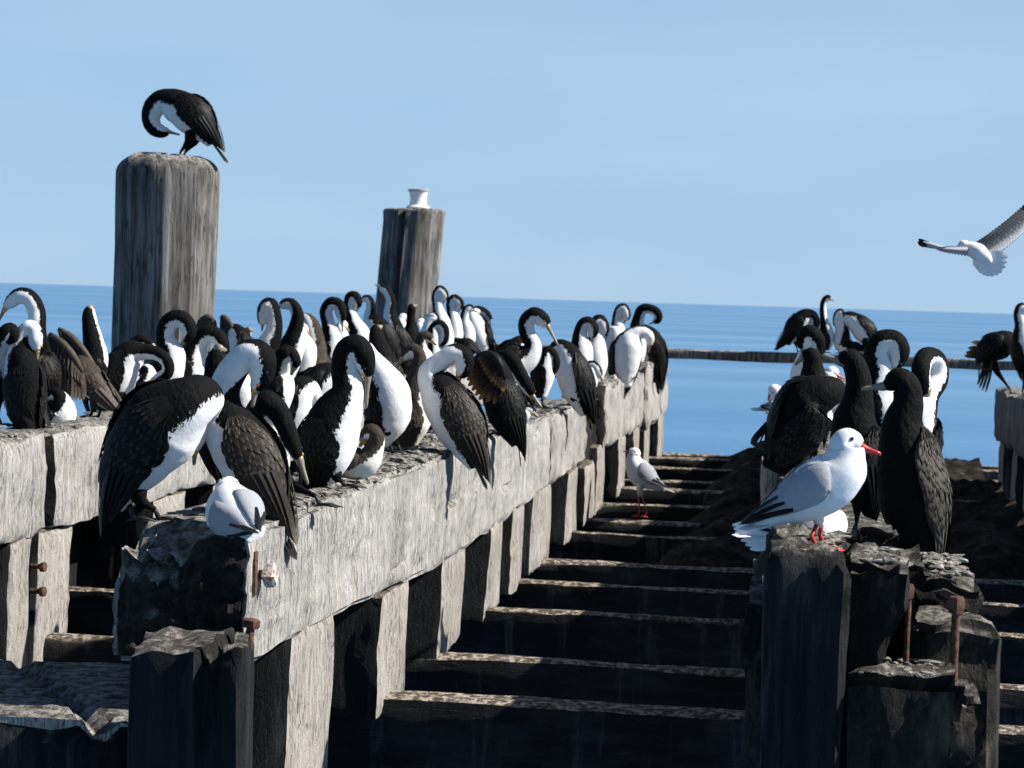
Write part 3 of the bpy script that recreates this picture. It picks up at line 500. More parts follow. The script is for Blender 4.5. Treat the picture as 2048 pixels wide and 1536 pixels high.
BIRDS = [
dict(n='cormorant',k='pied',l='pied cormorant bowing its white face into its chest at the left edge',r=(-3.711,10,3.84),s=((0.141,0,-0.076,0.023),(0.089,0,0.096,0.083),(0.068,0,0.281,0.088),(0.059,0,0.384,0.056),(0.088,0,0.455,0.042),(0.119,0,0.46,0.039),(0.13,0,0.405,0.039),(0.136,0,0.364,0.021)),b=(0.137,0,0.313),nt=3,tw=160,h=130,t=(0.225,0,-0.147),tw2=1,f=((0,0),(0.063,0)),near=1),
dict(n='cormorant',k='pied',l='pied cormorant with arched neck and bill aimed down at the left picture edge',r=(-3.689,10.35,3.84),s=((-0.013,0.1,0.11,0.053),(-0.029,0.1,0.23,0.087),(-0.052,0.1,0.35,0.068),(-0.013,0,0.444,0.045),(-0.018,0,0.539,0.043),(-0.056,0,0.6,0.041),(-0.106,0,0.608,0.041),(-0.15,0,0.574,0.031),(-0.17,0,0.554,0.017)),b=(-0.213,0,0.476),nt=3,tw=0,h=200,f=((-0.036,0.1),),near=1),
dict(n='cormorant',k='pied',l='half hidden pied cormorant tucking its head, cut by the left edge',r=(-3.721,9.95,3.84),s=((-0.046,0.1,0.147,0.056),(-0.068,0.1,0.251,0.079),(-0.055,0.1,0.356,0.061),(0.005,0,0.425,0.042),(0.033,0,0.453,0.037),(0.043,0,0.426,0.035),(0.015,0,0.402,0.023)),b=(-0.023,0,0.368),nt=3,tw=0,h=10,f=((-0.038,0.1),)),
dict(n='cormorant',k='juv',l='brown cormorant drying spread ribbed wings beside the big round pile',r=(-3.612,10.9,3.84),s=((0.115,0,0.061,0.03),(0.022,0,0.158,0.065),(-0.045,0,0.256,0.065),(-0.12,0.1,0.327,0.038),(-0.154,0.12,0.364,0.03),(-0.178,0.15,0.388,0.025)),b=(-0.213,0.2,0.361),nt=3,tw=0,h=150,t=(0.187,0,-0.012),tw2=1,f=((0,0),(0.042,0)),fan=((((-0.184,-0.1,0.421),(-0.119,-0.12,0.384),(-0.055,-0.12,0.316),(-0.011,-0.1,0.235)),((-0.2,-0.12,0.117),(-0.131,-0.14,0.095),(-0.058,-0.14,0.091),(-0.005,-0.1,0.098)),11),(((-0.175,0,0.446),(-0.114,0,0.412),(-0.047,0,0.344),(0.02,0,0.259)),((-0.084,0,0.242),(-0.025,0,0.169),(0.036,0,0.121),(0.076,0,0.097)),12))),
dict(n='cormorant',k='pied',l='upright pied cormorant with black nape and white front left of the big pile',r=(-3.715,11.25,3.84),s=((0.012,0,0.077,0.041),(0.003,0,0.193,0.062),(0.006,0,0.297,0.07),(-0.007,0,0.387,0.054),(-0.025,0,0.465,0.044),(-0.032,0,0.521,0.036),(-0.027,0,0.553,0.023)),b=(-0.028,0.05,0.563),nt=3,tw=0,h=60,f=((0,0),(0.04,0))),
dict(n='cormorant',k='pied',l='small pied cormorant crouched low with round white breast on the left beam',r=(-3.59,10.35,3.84),s=((-0.087,0,0.007,0.038),(-0.043,0,0.016,0.062),(0.021,0,0.047,0.072),(0.015,0,0.118,0.045),(-0.011,0,0.146,0.033),(-0.036,0,0.136,0.024),(-0.048,0,0.126,0.014)),b=(-0.074,0,0.101),nt=3,tw=180,h=330,t=(-0.136,0,-0.026),tw2=1,f=((0,0),),sit=1),
dict(n='cormorant',k='pied',l='pied cormorant curling its neck out right and down before the big pile',r=(-3.631,11.45,3.84),s=((-0.05,0,0.03,0.037),(-0.026,0,0.163,0.095),(0.041,0,0.31,0.076),(0.114,0,0.331,0.045),(0.196,0,0.321,0.037),(0.248,0,0.278,0.034),(0.25,0,0.225,0.034),(0.207,0,0.192,0.032),(0.17,0,0.175,0.021)),b=(0.113,0,0.16),nt=3,tw=0,h=10,t=(-0.07,0,-0.031),tw2=1,f=((0,0),(0.033,0)),near=1),
dict(n='cormorant',k='pied',l='pied cormorant with only its black and white crown showing before the pile',r=(-3.795,12.1,3.84),s=((-0.045,0,0.093,0.05),(-0.005,0,0.206,0.078),(0.029,0,0.318,0.061),(0.04,0,0.358,0.039),(0.068,0,0.375,0.033),(0.106,0,0.365,0.028),(0.132,0,0.35,0.017)),b=(0.173,0,0.323),nt=3,tw=0,h=20,f=((0,0),)),
dict(n='cormorant',k='pied',l='pied cormorant looping a thick white neck against the base of the pile',r=(-3.655,12.5,3.84),s=((-0.046,0,0.055,0.063),(-0.034,0,0.184,0.092),(-0.007,0,0.28,0.074),(-0.048,0,0.37,0.057),(-0.041,0,0.456,0.054),(0.017,0,0.496,0.052),(0.073,0,0.466,0.049),(0.084,0,0.409,0.043),(0.058,0,0.368,0.026)),b=(0.024,0,0.315),nt=3,tw=0,h=0,f=((0,0),),near=1),
dict(n='cormorant',k='pied',l='pied cormorant with white neck bent over right, just right of the pile',r=(-3.594,12.7,3.84),s=((-0.039,0,0.021,0.058),(-0.025,0,0.152,0.099),(0.002,0,0.269,0.081),(0.024,0,0.349,0.058),(0.079,0,0.409,0.052),(0.142,0,0.393,0.047),(0.167,0,0.336,0.041),(0.15,0,0.301,0.023)),b=(0.122,0,0.253),nt=3,tw=0,h=5,f=((0,0),)),
dict(n='cormorant',k='pied',l='pied cormorant lifting a brown wing beside its white back, right of the pile',r=(-3.572,13.7,3.84),s=((0.061,0,0.11,0.05),(0.019,0,0.249,0.081),(-0.016,0,0.373,0.069),(-0.075,0.06,0.417,0.044),(-0.127,0.1,0.39,0.038),(-0.151,0.12,0.351,0.028)),b=(-0.17,0.12,0.319),nt=3,tw=0,h=170,f=((0,0),),fan=((((-0.135,0,0.503),(-0.109,0,0.492),(-0.083,0,0.464),(-0.056,0,0.418)),((-0.136,0,0.265),(-0.096,0,0.223),(-0.057,0,0.206),(-0.026,0,0.247)),9),(((-0.27,0,0.474),(-0.222,0,0.494),(-0.18,0,0.477)),((-0.294,0,0.411),(-0.236,0,0.428),(-0.172,0,0.408)),6))),
dict(n='cormorant',k='pied',l='black capped pied cormorant facing left with drooped bill, left of the V backed one',r=(-3.654,14.6,3.84),s=((-0.018,0,0.042,0.06),(-0.015,0,0.192,0.087),(0.029,0,0.31,0.077),(0.067,0,0.411,0.057),(0.061,0,0.51,0.053),(0.035,0,0.576,0.053),(0.002,0,0.548,0.053),(-0.01,0,0.488,0.043),(-0.012,0,0.448,0.027)),b=(-0.014,0,0.401),nt=3,tw=0,h=190,f=((0,0),)),
dict(n='cormorant',k='pied',l='pied cormorant with heart shaped black nape and head turned over its back',r=(-3.604,15.1,3.84),s=((-0.053,0,-0.009,0.062),(-0.029,0,0.164,0.103),(0.027,0,0.303,0.089),(0.048,0,0.407,0.062),(0.056,0,0.51,0.048),(0.019,0,0.578,0.041),(-0.027,0,0.583,0.041),(-0.061,0,0.568,0.027)),b=(-0.092,0,0.54),nt=3,tw=150,h=30,f=((0,0),)),
dict(n='cormorant',k='juv',l='brown backed cormorant with arched white shoulder hiding its head',r=(-3.584,15.7,3.84),s=((0.018,0,0.008,0.064),(0.002,0,0.186,0.093),(0.013,0,0.329,0.086),(-0.005,0,0.436,0.061),(-0.075,0.08,0.469,0.054),(-0.128,0.12,0.431,0.043),(-0.141,0.12,0.387,0.029)),b=(-0.147,0.12,0.322),nt=3,tw=0,h=200,f=((0,0),)),
dict(n='cormorant',k='pied',l='pied cormorant curling its neck with bill laid on its breast, mid row',r=(-3.57,16.3,3.84),s=((-0.038,0,0.023,0.067),(-0.02,0,0.191,0.089),(0.006,0,0.321,0.074),(-0.024,0,0.438,0.052),(-0.045,0,0.534,0.048),(-0.002,0,0.594,0.048),(0.052,0,0.574,0.048),(0.072,0,0.508,0.044),(0.077,0,0.464,0.026)),b=(0.087,0,0.383),nt=3,tw=0,h=0,f=((0,0),)),
dict(n='cormorant',k='pied',l='tallest pied cormorant of the middle row with a long straight white neck',r=(-3.488,17,3.84),s=((0.017,0,0.083,0.069),(0.001,0,0.237,0.1),(-0.018,0,0.359,0.085),(-0.068,0,0.458,0.054),(-0.102,0,0.56,0.042),(-0.097,0,0.634,0.042),(-0.062,0,0.642,0.046),(-0.037,0,0.597,0.039),(-0.032,0,0.563,0.023)),b=(-0.042,0,0.52),nt=3,tw=0,h=0,f=((0,0),)),
dict(n='cormorant',k='pied',l='pied cormorant with humped white back and a thin black neck behind it',r=(-3.489,17.8,3.84),s=((0.08,0,0.063,0.064),(0.042,0,0.263,0.105),(-0.044,0,0.401,0.105),(-0.106,0.05,0.476,0.057),(-0.09,0,0.561,0.04),(-0.108,0,0.621,0.036),(-0.141,0,0.628,0.032),(-0.157,0,0.615,0.02)),b=(-0.198,0,0.594),nt=3,tw=0,h=180,f=((0,0),)),
dict(n='cormorant',k='pied',l='pied cormorant pointing its bill up left against the far pile',r=(-3.48,18.4,3.84),s=((0.04,0,0.087,0.075),(0.018,0,0.253,0.108),(-0.029,0,0.397,0.083),(-0.057,0,0.521,0.054),(-0.052,0,0.616,0.042),(-0.083,0,0.686,0.037),(-0.122,0,0.718,0.033),(-0.148,0,0.73,0.021)),b=(-0.191,0,0.749),nt=3,tw=0,h=180,f=((0,0),)),
dict(n='cormorant',k='black',l='dark backed cormorant with a straight black neck in front of the far pile',r=(-3.412,18.6,3.84),s=((0.001,0,-0.043,0.076),(0.008,0,0.147,0.126),(0.021,0,0.294,0.101),(0.017,0,0.42,0.046),(0.015,0,0.504,0.038),(0.022,0,0.563,0.038),(0.038,0,0.58,0.025)),b=(0.063,0.05,0.589),nt=3,tw=0,h=45,f=((0,0),)),
dict(n='cormorant',k='pied',l='pied cormorant curled in a ring low beside the far pile, black outline',r=(-3.385,19.6,3.84),s=((-0.018,0,0.014,0.062),(-0.005,0,0.169,0.08),(0.009,0,0.298,0.071),(0.015,0,0.391,0.044),(0.068,0,0.424,0.04),(0.114,0,0.372,0.04),(0.108,0,0.284,0.04),(0.074,0,0.238,0.027)),b=(0.039,0,0.193),nt=3,tw=0,h=0,f=((0,0),)),
dict(n='cormorant',k='pied',l='pied cormorant bowing low with white cheek, left of the pair on the far end',r=(-3.554,20.2,3.84),s=((-0.06,0,-0.01,0.064),(-0.005,0,0.175,0.091),(0.036,0,0.335,0.082),(0.043,0,0.427,0.055),(0.088,0,0.469,0.046),(0.05,0,0.486,0.036),(0.005,0,0.448,0.027)),b=(-0.021,0,0.402),nt=3,tw=0,h=200,f=((0,0),)),
dict(n='cormorant',k='pied',l='left one of two pied cormorants standing breast to breast by the far pile',r=(-3.506,20.9,3.84),s=((-0.021,0,0.068,0.066),(0.002,0,0.258,0.104),(-0.022,0,0.422,0.089),(-0.055,0,0.548,0.052),(-0.073,0,0.669,0.047),(-0.041,0,0.727,0.047),(-0.001,0,0.681,0.047),(0,0,0.634,0.028)),b=(-0.008,0,0.577),nt=3,tw=0,h=330,f=((0,0),)),
dict(n='cormorant',k='pied',l='right one of two pied cormorants standing breast to breast by the far pile',r=(-3.532,21.7,3.84),s=((-0.006,0,0.025,0.068),(-0.007,0,0.221,0.098),(-0.002,0,0.392,0.083),(-0.025,0,0.513,0.054),(-0.038,0,0.605,0.049),(0,0,0.646,0.049),(0.046,0,0.598,0.049),(0.043,0,0.549,0.029)),b=(0.029,0,0.5),nt=3,tw=0,h=340,f=((0,0),)),
dict(n='cormorant',k='pied',l='pied cormorant at the far end of the left beam with hanging dark wing',r=(-3.422,22.4,3.84),s=((0.125,0,0.067,0.05),(0.054,0,0.241,0.121),(-0.013,0,0.415,0.111),(-0.041,0,0.5,0.06),(0.017,0.05,0.542,0.045),(0.085,0.08,0.503,0.045),(0.127,0.08,0.444,0.035)),b=(0.139,0.08,0.384),nt=3,tw=180,h=235,t=(0.176,0,0.064),tw2=1,f=((0,0),(0.076,0))),
dict(n='cormorant',k='pied',l='cormorant crouched with a white spot on the left beam, behind the white necked pair',r=(-3.365,21.4,3.84),s=((0.093,0,0.138,0.048),(0.019,0,0.183,0.077),(-0.065,0,0.214,0.067),(-0.105,0,0.232,0.043),(-0.133,0,0.202,0.039),(-0.122,0,0.174,0.024)),b=(-0.102,0,0.146),nt=3,tw=0,h=180,f=((0,0),),sit=1),
dict(n='cormorant',k='pied',l='pied cormorant preening its breast on top of the big round pile',r=(-4.065,13.9,5.325),s=((0.216,0,0.108,0.038),(0.108,0,0.252,0.117),(-0.019,0,0.337,0.108),(-0.111,0,0.367,0.076),(-0.169,0,0.322,0.07),(-0.186,0,0.249,0.06),(-0.156,0,0.192,0.051),(-0.109,0,0.174,0.041),(-0.073,0,0.175,0.025)),b=(0.006,0,0.155),nt=3,tw=0,h=162,t=(0.323,0,-0.019),tw2=1,f=((0,0),(0.015,0.05)),near=1),
dict(n='cormorant',k='pied',l='biggest foremost pied cormorant, black back bulging, head hidden, at the beam end',r=(-1.973,6.38,3.82),s=((-0.062,0,0.04,0.029),(-0.013,0,0.152,0.085),(0.079,0,0.288,0.123),(0.178,0,0.365,0.076),(0.179,0.15,0.356,0.045),(0.126,0.28,0.291,0.031),(0.101,0.3,0.227,0.025),(0.094,0.3,0.196,0.012)),b=(0.092,0.3,0.15),nt=3,tw=0,h=22,t=(-0.07,0,-0.009),tw2=1.5,f=((0,0),(0.067,0.03)),near=1,ue=0.6),
dict(n='cormorant',k='black',l='black nape of a cormorant facing away just behind the foremost bird',r=(-1.98,7.35,3.82),s=((-0.001,0,0.15,0.044),(-0.017,0,0.251,0.071),(-0.023,0,0.335,0.05),(-0.024,0,0.402,0.04),(-0.022,0,0.444,0.039),(-0.016,0,0.476,0.029),(-0.01,0,0.49,0.015)),b=(-0.005,0.06,0.485),nt=3,tw=0,h=70,f=((0,0),),near=1),
dict(n='cormorant',k='pied',l='pied cormorant twisting its hooded neck back to preen its brown scaled wing',r=(-1.821,6.72,3.82),s=((0.186,0,-0.012,0.034),(0.114,0,0.155,0.095),(0.027,0,0.282,0.08),(0.016,0,0.366,0.052),(0.048,0,0.447,0.048),(0.097,0,0.495,0.048),(0.129,0,0.481,0.048),(0.134,0,0.429,0.038),(0.116,0,0.388,0.018)),b=(0.108,0,0.331),nt=3,tw=180,h=165,t=(0.262,0,-0.134),tw2=1,f=((0,0),(0.045,0.02)),near=1,p=2),
dict(n='cormorant',k='pied',l='dark pied cormorant reaching its long bill down to its own foot',r=(-1.588,7.15,3.82),s=((-0.231,0.12,0.012,0.043),(-0.215,0.1,0.13,0.086),(-0.224,0.08,0.247,0.066),(-0.192,0,0.321,0.047),(-0.155,0,0.306,0.041),(-0.124,0,0.255,0.036),(-0.102,0,0.204,0.031),(-0.084,0,0.165,0.023),(-0.074,0,0.149,0.015)),b=(-0.042,0,0.063),nt=3,tw=0,h=0,f=((0.022,-0.1),(-0.158,0.1)),near=1),
dict(n='cormorant',k='pied',l='large pied cormorant arching over with orange lore and bill pointing straight down',r=(-1.719,7.75,3.82),s=((-0.007,0,-0.024,0.028),(0.008,0,0.109,0.095),(0.04,0,0.234,0.097),(0.086,0,0.341,0.063),(0.074,0,0.417,0.049),(0.078,0,0.477,0.048),(0.113,0,0.502,0.046),(0.138,0,0.465,0.044),(0.153,0,0.419,0.028),(0.155,0,0.402,0.018)),b=(0.153,0,0.286),nt=3,tw=0,h=15,t=(-0.023,0,-0.063),tw2=1,f=((0,0),(0.076,0.05)),near=1),
dict(n='cormorant',k='pied',l='pied cormorant bent low showing brown wing and white shoulder, left of two',r=(-1.947,8.4,3.82),s=((-0.106,0.1,0.114,0.046),(-0.069,0.1,0.232,0.077),(-0.028,0.1,0.307,0.058),(-0.008,0.15,0.314,0.043),(0.006,0.2,0.269,0.035),(0.011,0.2,0.23,0.02)),b=(0.012,0.2,0.191),nt=3,tw=0,h=10,f=((-0.023,0.1),)),
dict(n='cormorant',k='pied',l='pied cormorant bent low with black back and white shoulder, right of two',r=(-1.971,8.9,3.82),s=((-0.121,0.1,0.165,0.053),(-0.072,0.1,0.27,0.086),(-0.017,0.1,0.343,0.065),(0.006,0.15,0.322,0.045),(0.005,0.2,0.269,0.037),(0.006,0.2,0.238,0.021)),b=(0.007,0.2,0.196),nt=3,tw=0,h=10,f=((-0.022,0.1),)),
dict(n='cormorant',k='pied',l='pied cormorant showing only a white curved neck between the hooded necks',r=(-1.916,7.95,3.82),s=((-0.058,0.1,0.217,0.044),(-0.043,0.1,0.328,0.062),(-0.036,0.1,0.41,0.044),(-0.003,0,0.456,0.031),(0.024,0,0.468,0.027),(0.043,0,0.439,0.024),(0.04,0,0.416,0.014)),b=(0.03,0,0.388),nt=3,tw=0,h=10,f=((0,0),)),
dict(n='cormorant',k='juv',l='brown young cormorant resting low with its black cap, behind the arching bird',r=(-1.603,8,3.82),s=((-0.118,0,0.038,0.022),(-0.076,0,0.063,0.051),(-0.012,0,0.079,0.054),(0.02,0,0.125,0.036),(0.026,0,0.171,0.033),(0.007,0,0.19,0.031),(-0.011,0,0.175,0.025),(-0.018,0,0.16,0.015)),b=(-0.042,0.05,0.134),nt=3,tw=180,h=345,t=(-0.158,0,0.009),tw2=1,f=((0.006,-0.03),),near=1,sit=1),
dict(n='cormorant',k='pied',l='pied cormorant showing a broad bright white belly at mid beam',r=(-1.807,9.55,3.82),s=((-0.056,0,0.039,0.035),(-0.026,0,0.148,0.091),(-0.018,0,0.256,0.091),(-0.075,0.03,0.344,0.069),(-0.123,0.06,0.407,0.048),(-0.154,0.1,0.445,0.037),(-0.176,0.12,0.426,0.031),(-0.193,0.14,0.403,0.018)),b=(-0.204,0.14,0.35),nt=3,tw=0,h=330,f=((0,0),(0.024,0.05)),near=1),
dict(n='cormorant',k='juv',l='pale brown headed young cormorant turning its yellow bill over its back',r=(-1.792,9.95,3.82),s=((-0.023,0,0.016,0.04),(-0.01,0,0.118,0.085),(0.004,0,0.242,0.076),(0.015,0,0.344,0.045),(0.018,0,0.412,0.034),(-0.006,0,0.44,0.034),(-0.033,0,0.426,0.029),(-0.051,0,0.407,0.018)),b=(-0.084,0,0.365),nt=3,tw=150,h=20,f=((0,0),),near=1),
dict(n='cormorant',k='pied',l='pied cormorant arching back, tail hanging over the beam edge, mid beam',r=(-1.577,9.75,3.82),s=((0.106,0,-0.057,0.031),(0.035,0,0.105,0.106),(-0.059,0,0.267,0.097),(-0.106,0,0.346,0.059),(-0.068,0,0.401,0.046),(-0.007,0,0.442,0.044),(0.038,0,0.422,0.044),(0.036,0,0.369,0.037),(0.019,0,0.342,0.02)),b=(-0.005,0,0.231),nt=3,tw=180,h=168,t=(0.16,0,-0.154),tw2=1,f=((0.003,-0.02),(-0.082,0.05)),near=1,p=2),
dict(n='cormorant',k='black',l='black cormorant holding one wing half open with rusty feather edges',r=(-1.558,11.1,3.82),s=((0.089,0,-0.04,0.03),(0.027,0,0.108,0.09),(-0.021,0,0.268,0.085),(-0.049,0,0.36,0.06),(-0.096,0.06,0.382,0.045),(-0.14,0.1,0.362,0.035),(-0.157,0.1,0.323,0.023)),b=(-0.175,0.1,0.272),nt=3,tw=0,h=185,t=(0.111,0,-0.154),tw2=1,f=((-0.007,0.05),(0.045,0)),fan=((((-0.054,-0.1,0.416),(-0.015,-0.12,0.393),(0.011,-0.12,0.347),(0.025,-0.1,0.29)),((-0.168,-0.12,0.334),(-0.147,-0.14,0.251),(-0.09,-0.14,0.184),(0.014,-0.1,0.156)),10),),near=1),
dict(n='cormorant',k='pied',l='pied cormorant stooping with white neck stripe and bill touching the beam top',r=(-1.659,12.4,3.82),s=((-0.088,0.1,0.118,0.045),(-0.073,0.1,0.259,0.084),(-0.039,0,0.341,0.061),(-0.004,0,0.306,0.045),(0.037,0,0.243,0.042),(0.073,0,0.189,0.036),(0.091,0,0.156,0.022)),b=(0.149,0,0.086),nt=3,tw=0,h=330,f=((-0.007,0.05),),near=1),
dict(n='cormorant',k='pied',l='tiny low cormorant head with white cheek at the beam edge below the stooper',r=(-1.559,11.9,3.82),s=((-0.073,0.1,0.007,0.038),(-0.028,0.06,0.043,0.054),(0.009,0,0.069,0.043),(0.024,0,0.096,0.032),(0.045,0,0.097,0.027),(0.062,0,0.082,0.016)),b=(0.09,0,0.061),nt=3,tw=0,h=345,f=((0,0),),sit=1),
dict(n='cormorant',k='pied',l='elegant pied cormorant with round black crest line and long bill crossing its breast',r=(-1.655,13.3,3.82),s=((-0.16,0,0.113,0.066),(-0.159,0,0.277,0.119),(-0.062,0,0.349,0.078),(-0.031,0,0.416,0.054),(-0.07,0,0.492,0.048),(-0.072,0,0.557,0.048),(-0.025,0,0.595,0.048),(0.024,0,0.566,0.045),(0.049,0,0.537,0.03)),b=(0.122,0,0.415),nt=3,tw=0,h=355,f=((-0.003,0.02),(-0.036,0)),near=1),
dict(n='cormorant',k='pied',l='pied cormorant facing away left with a dark wing and tail over the edge',r=(-1.6,14.5,3.82),s=((0.122,0,-0.051,0.039),(0.061,0,0.125,0.11),(-0.01,0,0.317,0.097),(-0.061,0,0.381,0.058),(-0.099,0,0.347,0.049),(-0.11,0,0.282,0.045),(-0.122,0,0.232,0.026)),b=(-0.081,0,0.185),nt=3,tw=0,h=190,t=(0.165,0,-0.153),tw2=1,f=((0,0),(0.046,0.03))),
dict(n='cormorant',k='pied',l='white faced pied cormorant nodding behind the elegant one, left of a close pair',r=(-1.743,16.6,3.88),s=((-0.036,0,-0.036,0.067),(-0.012,0,0.132,0.096),(-0.001,0,0.262,0.089),(-0.012,0,0.366,0.056),(0.008,0,0.448,0.048),(0.052,0,0.464,0.048),(0.084,0,0.414,0.045),(0.078,0,0.362,0.026)),b=(0.065,0,0.302),nt=3,tw=0,h=350,f=((0,0),)),
dict(n='cormorant',k='pied',l='pied cormorant nodding with black hood, right of a close pair',r=(-1.721,17.5,3.88),s=((-0.038,0,-0.048,0.063),(-0.011,0,0.109,0.102),(-0.008,0,0.246,0.094),(-0.004,0,0.356,0.059),(-0.014,0,0.441,0.051),(0.024,0,0.482,0.047),(0.057,0,0.42,0.047),(0.051,0,0.358,0.031)),b=(0.03,0,0.294),nt=3,tw=0,h=340,f=((0,0),)),
dict(n='cormorant',k='pied',l='low crouched pied cormorant with drooped bill at the rotten gap',r=(-1.579,15.6,3.82),s=((-0.03,0,0.049,0.049),(0.003,0,0.12,0.063),(0.008,0,0.19,0.049),(-0.001,0,0.235,0.035),(0.034,0,0.243,0.031),(0.063,0,0.202,0.031),(0.079,0,0.168,0.021)),b=(0.108,0,0.113),nt=3,tw=0,h=330,f=((0,0),)),
dict(n='cormorant',k='pied',l='pied cormorant with a broad white breast standing beyond the rotten gap',r=(-1.63,18.6,3.88),s=((0.053,0,-0.08,0.058),(0.039,0,0.085,0.124),(0.074,0,0.273,0.133),(0.129,0,0.366,0.075),(0.203,0,0.381,0.054),(0.246,0,0.337,0.046),(0.248,0,0.279,0.029)),b=(0.234,0,0.212),nt=3,tw=0,h=300,f=((0,0),(0.1,0)),near=1),
dict(n='cormorant',k='pied',l='white shouldered pied cormorant hunched left of the broad white breast',r=(-1.712,18.9,3.88),s=((-0.04,0,-0.076,0.051),(-0.015,0,0.073,0.093),(0.005,0,0.242,0.101),(0.031,0,0.348,0.067),(-0.034,0.1,0.37,0.051),(-0.079,0.14,0.334,0.042),(-0.095,0.14,0.283,0.025)),b=(-0.101,0.14,0.232),nt=3,tw=0,h=250,f=((0,0),)),
dict(n='cormorant',k='pied',l='pied cormorant with its face in a narrow black loop, far end of centre beam',r=(-1.781,20,3.88),s=((-0.018,0,-0.003,0.062),(0.003,0,0.176,0.089),(0.007,0,0.332,0.076),(-0.006,0,0.456,0.049),(0.009,0,0.546,0.045),(0.048,0,0.574,0.045),(0.073,0,0.512,0.045),(0.065,0,0.468,0.027)),b=(0.049,0,0.414),nt=3,tw=0,h=330,f=((0,0),)),
dict(n='cormorant',k='pied',l='pied cormorant with white arched throat and black ringed head at the far end',r=(-1.734,21.6,3.92),s=((-0.017,0,-0.063,0.067),(-0.004,0,0.13,0.096),(0,0,0.298,0.082),(0.006,0,0.418,0.058),(0.041,0,0.516,0.053),(0.117,0,0.528,0.048),(0.186,0,0.491,0.048),(0.197,0,0.434,0.043),(0.16,0,0.404,0.029)),b=(0.113,0,0.383),nt=3,tw=0,h=20,f=((0,0),)),
dict(n='cormorant',k='pied',l='rightmost pied cormorant on the centre beam with black back against the sea',r=(-1.604,21.8,3.92),s=((0.055,0,-0.183,0.058),(0.047,0,0.035,0.107),(-0.017,0,0.227,0.116),(-0.098,0,0.312,0.073),(-0.175,0,0.299,0.058),(-0.203,0,0.25,0.048),(-0.191,0,0.202,0.029)),b=(-0.161,0,0.154),nt=3,tw=0,h=150,t=(0.088,0,-0.303),tw2=1,f=((0,0),)),
dict(n='cormorant',k='pied',l='pied cormorant with a grey face in a black ring tucked right of the elegant one',r=(-1.692,14,3.82),s=((-0.034,0,0.073,0.044),(-0.013,0,0.2,0.069),(-0.003,0,0.294,0.06),(0.014,0,0.364,0.038),(0.049,0,0.337,0.035),(0.057,0,0.28,0.035),(0.037,0,0.233,0.028),(0.022,0,0.21,0.016)),b=(0.051,0,0.174),nt=3,tw=0,h=0,f=((0,0),)),
dict(n='cormorant',k='pied',l='pied cormorant with a white shoulder stripe left of the elegant one',r=(-1.903,14.2,3.82),s=((-0.075,0,0.136,0.045),(-0.067,0,0.289,0.083),(0.007,0,0.388,0.064),(0.05,0.06,0.401,0.042),(0.066,0.1,0.356,0.035),(0.061,0.1,0.317,0.022)),b=(0.049,0.1,0.265),nt=3,tw=0,h=15,f=((0,0),)),
dict(n='cormorant',k='juv',l='brown cormorant standing behind the bird whose tail hangs over the edge',r=(-1.85,10.6,3.82),s=((0.003,0,0.072,0.043),(-0.007,0,0.239,0.072),(-0.021,0,0.37,0.062),(-0.033,0,0.441,0.036),(-0.024,0,0.487,0.031),(0,0,0.493,0.026),(0.015,0,0.479,0.017)),b=(0.04,0,0.456),nt=3,tw=0,h=20,f=((0,0),)),
dict(n='cormorant',k='black',l='black cormorant with folded wings behind the broad white belly',r=(-1.953,10.25,3.82),s=((0.016,0,0.086,0.046),(-0.017,0,0.259,0.084),(-0.049,0,0.386,0.07),(-0.077,0.05,0.453,0.047),(-0.096,0.08,0.499,0.035),(-0.097,0.1,0.527,0.028),(-0.087,0.1,0.534,0.016)),b=(-0.083,0.15,0.541),nt=3,tw=0,h=60,f=((0,0),)),
dict(n='cormorant',k='pied',l='pied cormorant with a small white breast below the curled neck by the pile',r=(-3.648,11.9,3.84),s=((-0.056,0,-0.032,0.038),(-0.01,0,0.052,0.071),(0.028,0,0.136,0.06),(0.022,0.05,0.194,0.036),(-0.016,0.1,0.219,0.03),(-0.045,0.12,0.201,0.022)),b=(-0.061,0.12,0.178),nt=3,tw=0,h=340,f=((0,0),)),
dict(n='cormorant',k='pied',l='pied cormorant with white breast turned to the sun, behind the drooping bill one',r=(-3.565,15.4,3.84),s=((-0.021,0,0,0.056),(-0.004,0,0.141,0.084),(0.014,0,0.264,0.077),(-0.021,0.05,0.346,0.046),(-0.051,0.08,0.387,0.039),(-0.035,0.1,0.416,0.035),(-0.005,0.1,0.395,0.021)),b=(0.017,0.1,0.368),nt=3,tw=0,h=330,f=((0,0),)),
dict(n='cormorant',k='pied',l='pied cormorant with bright white breast just left of the straight black neck',r=(-3.506,18.9,3.84),s=((-0.026,0,0.007,0.06),(-0.004,0,0.149,0.085),(0.018,0,0.286,0.077),(-0.021,0.05,0.391,0.047),(-0.054,0.08,0.446,0.039),(-0.033,0.1,0.481,0.039),(-0.006,0.1,0.456,0.026)),b=(0.021,0.1,0.422),nt=3,tw=0,h=335,f=((0,0),)),
dict(n='cormorant',k='pied',l='pied cormorant showing a white breast between the low ring and the far pair',r=(-3.686,21,3.84),s=((-0.057,0,-0.012,0.057),(-0.042,0,0.13,0.085),(-0.027,0,0.259,0.076),(-0.058,0.05,0.343,0.047),(-0.084,0.08,0.389,0.038),(-0.064,0.1,0.418,0.038),(-0.034,0.1,0.39,0.024)),b=(-0.009,0.1,0.353),nt=3,tw=0,h=320,f=((0,0),)),
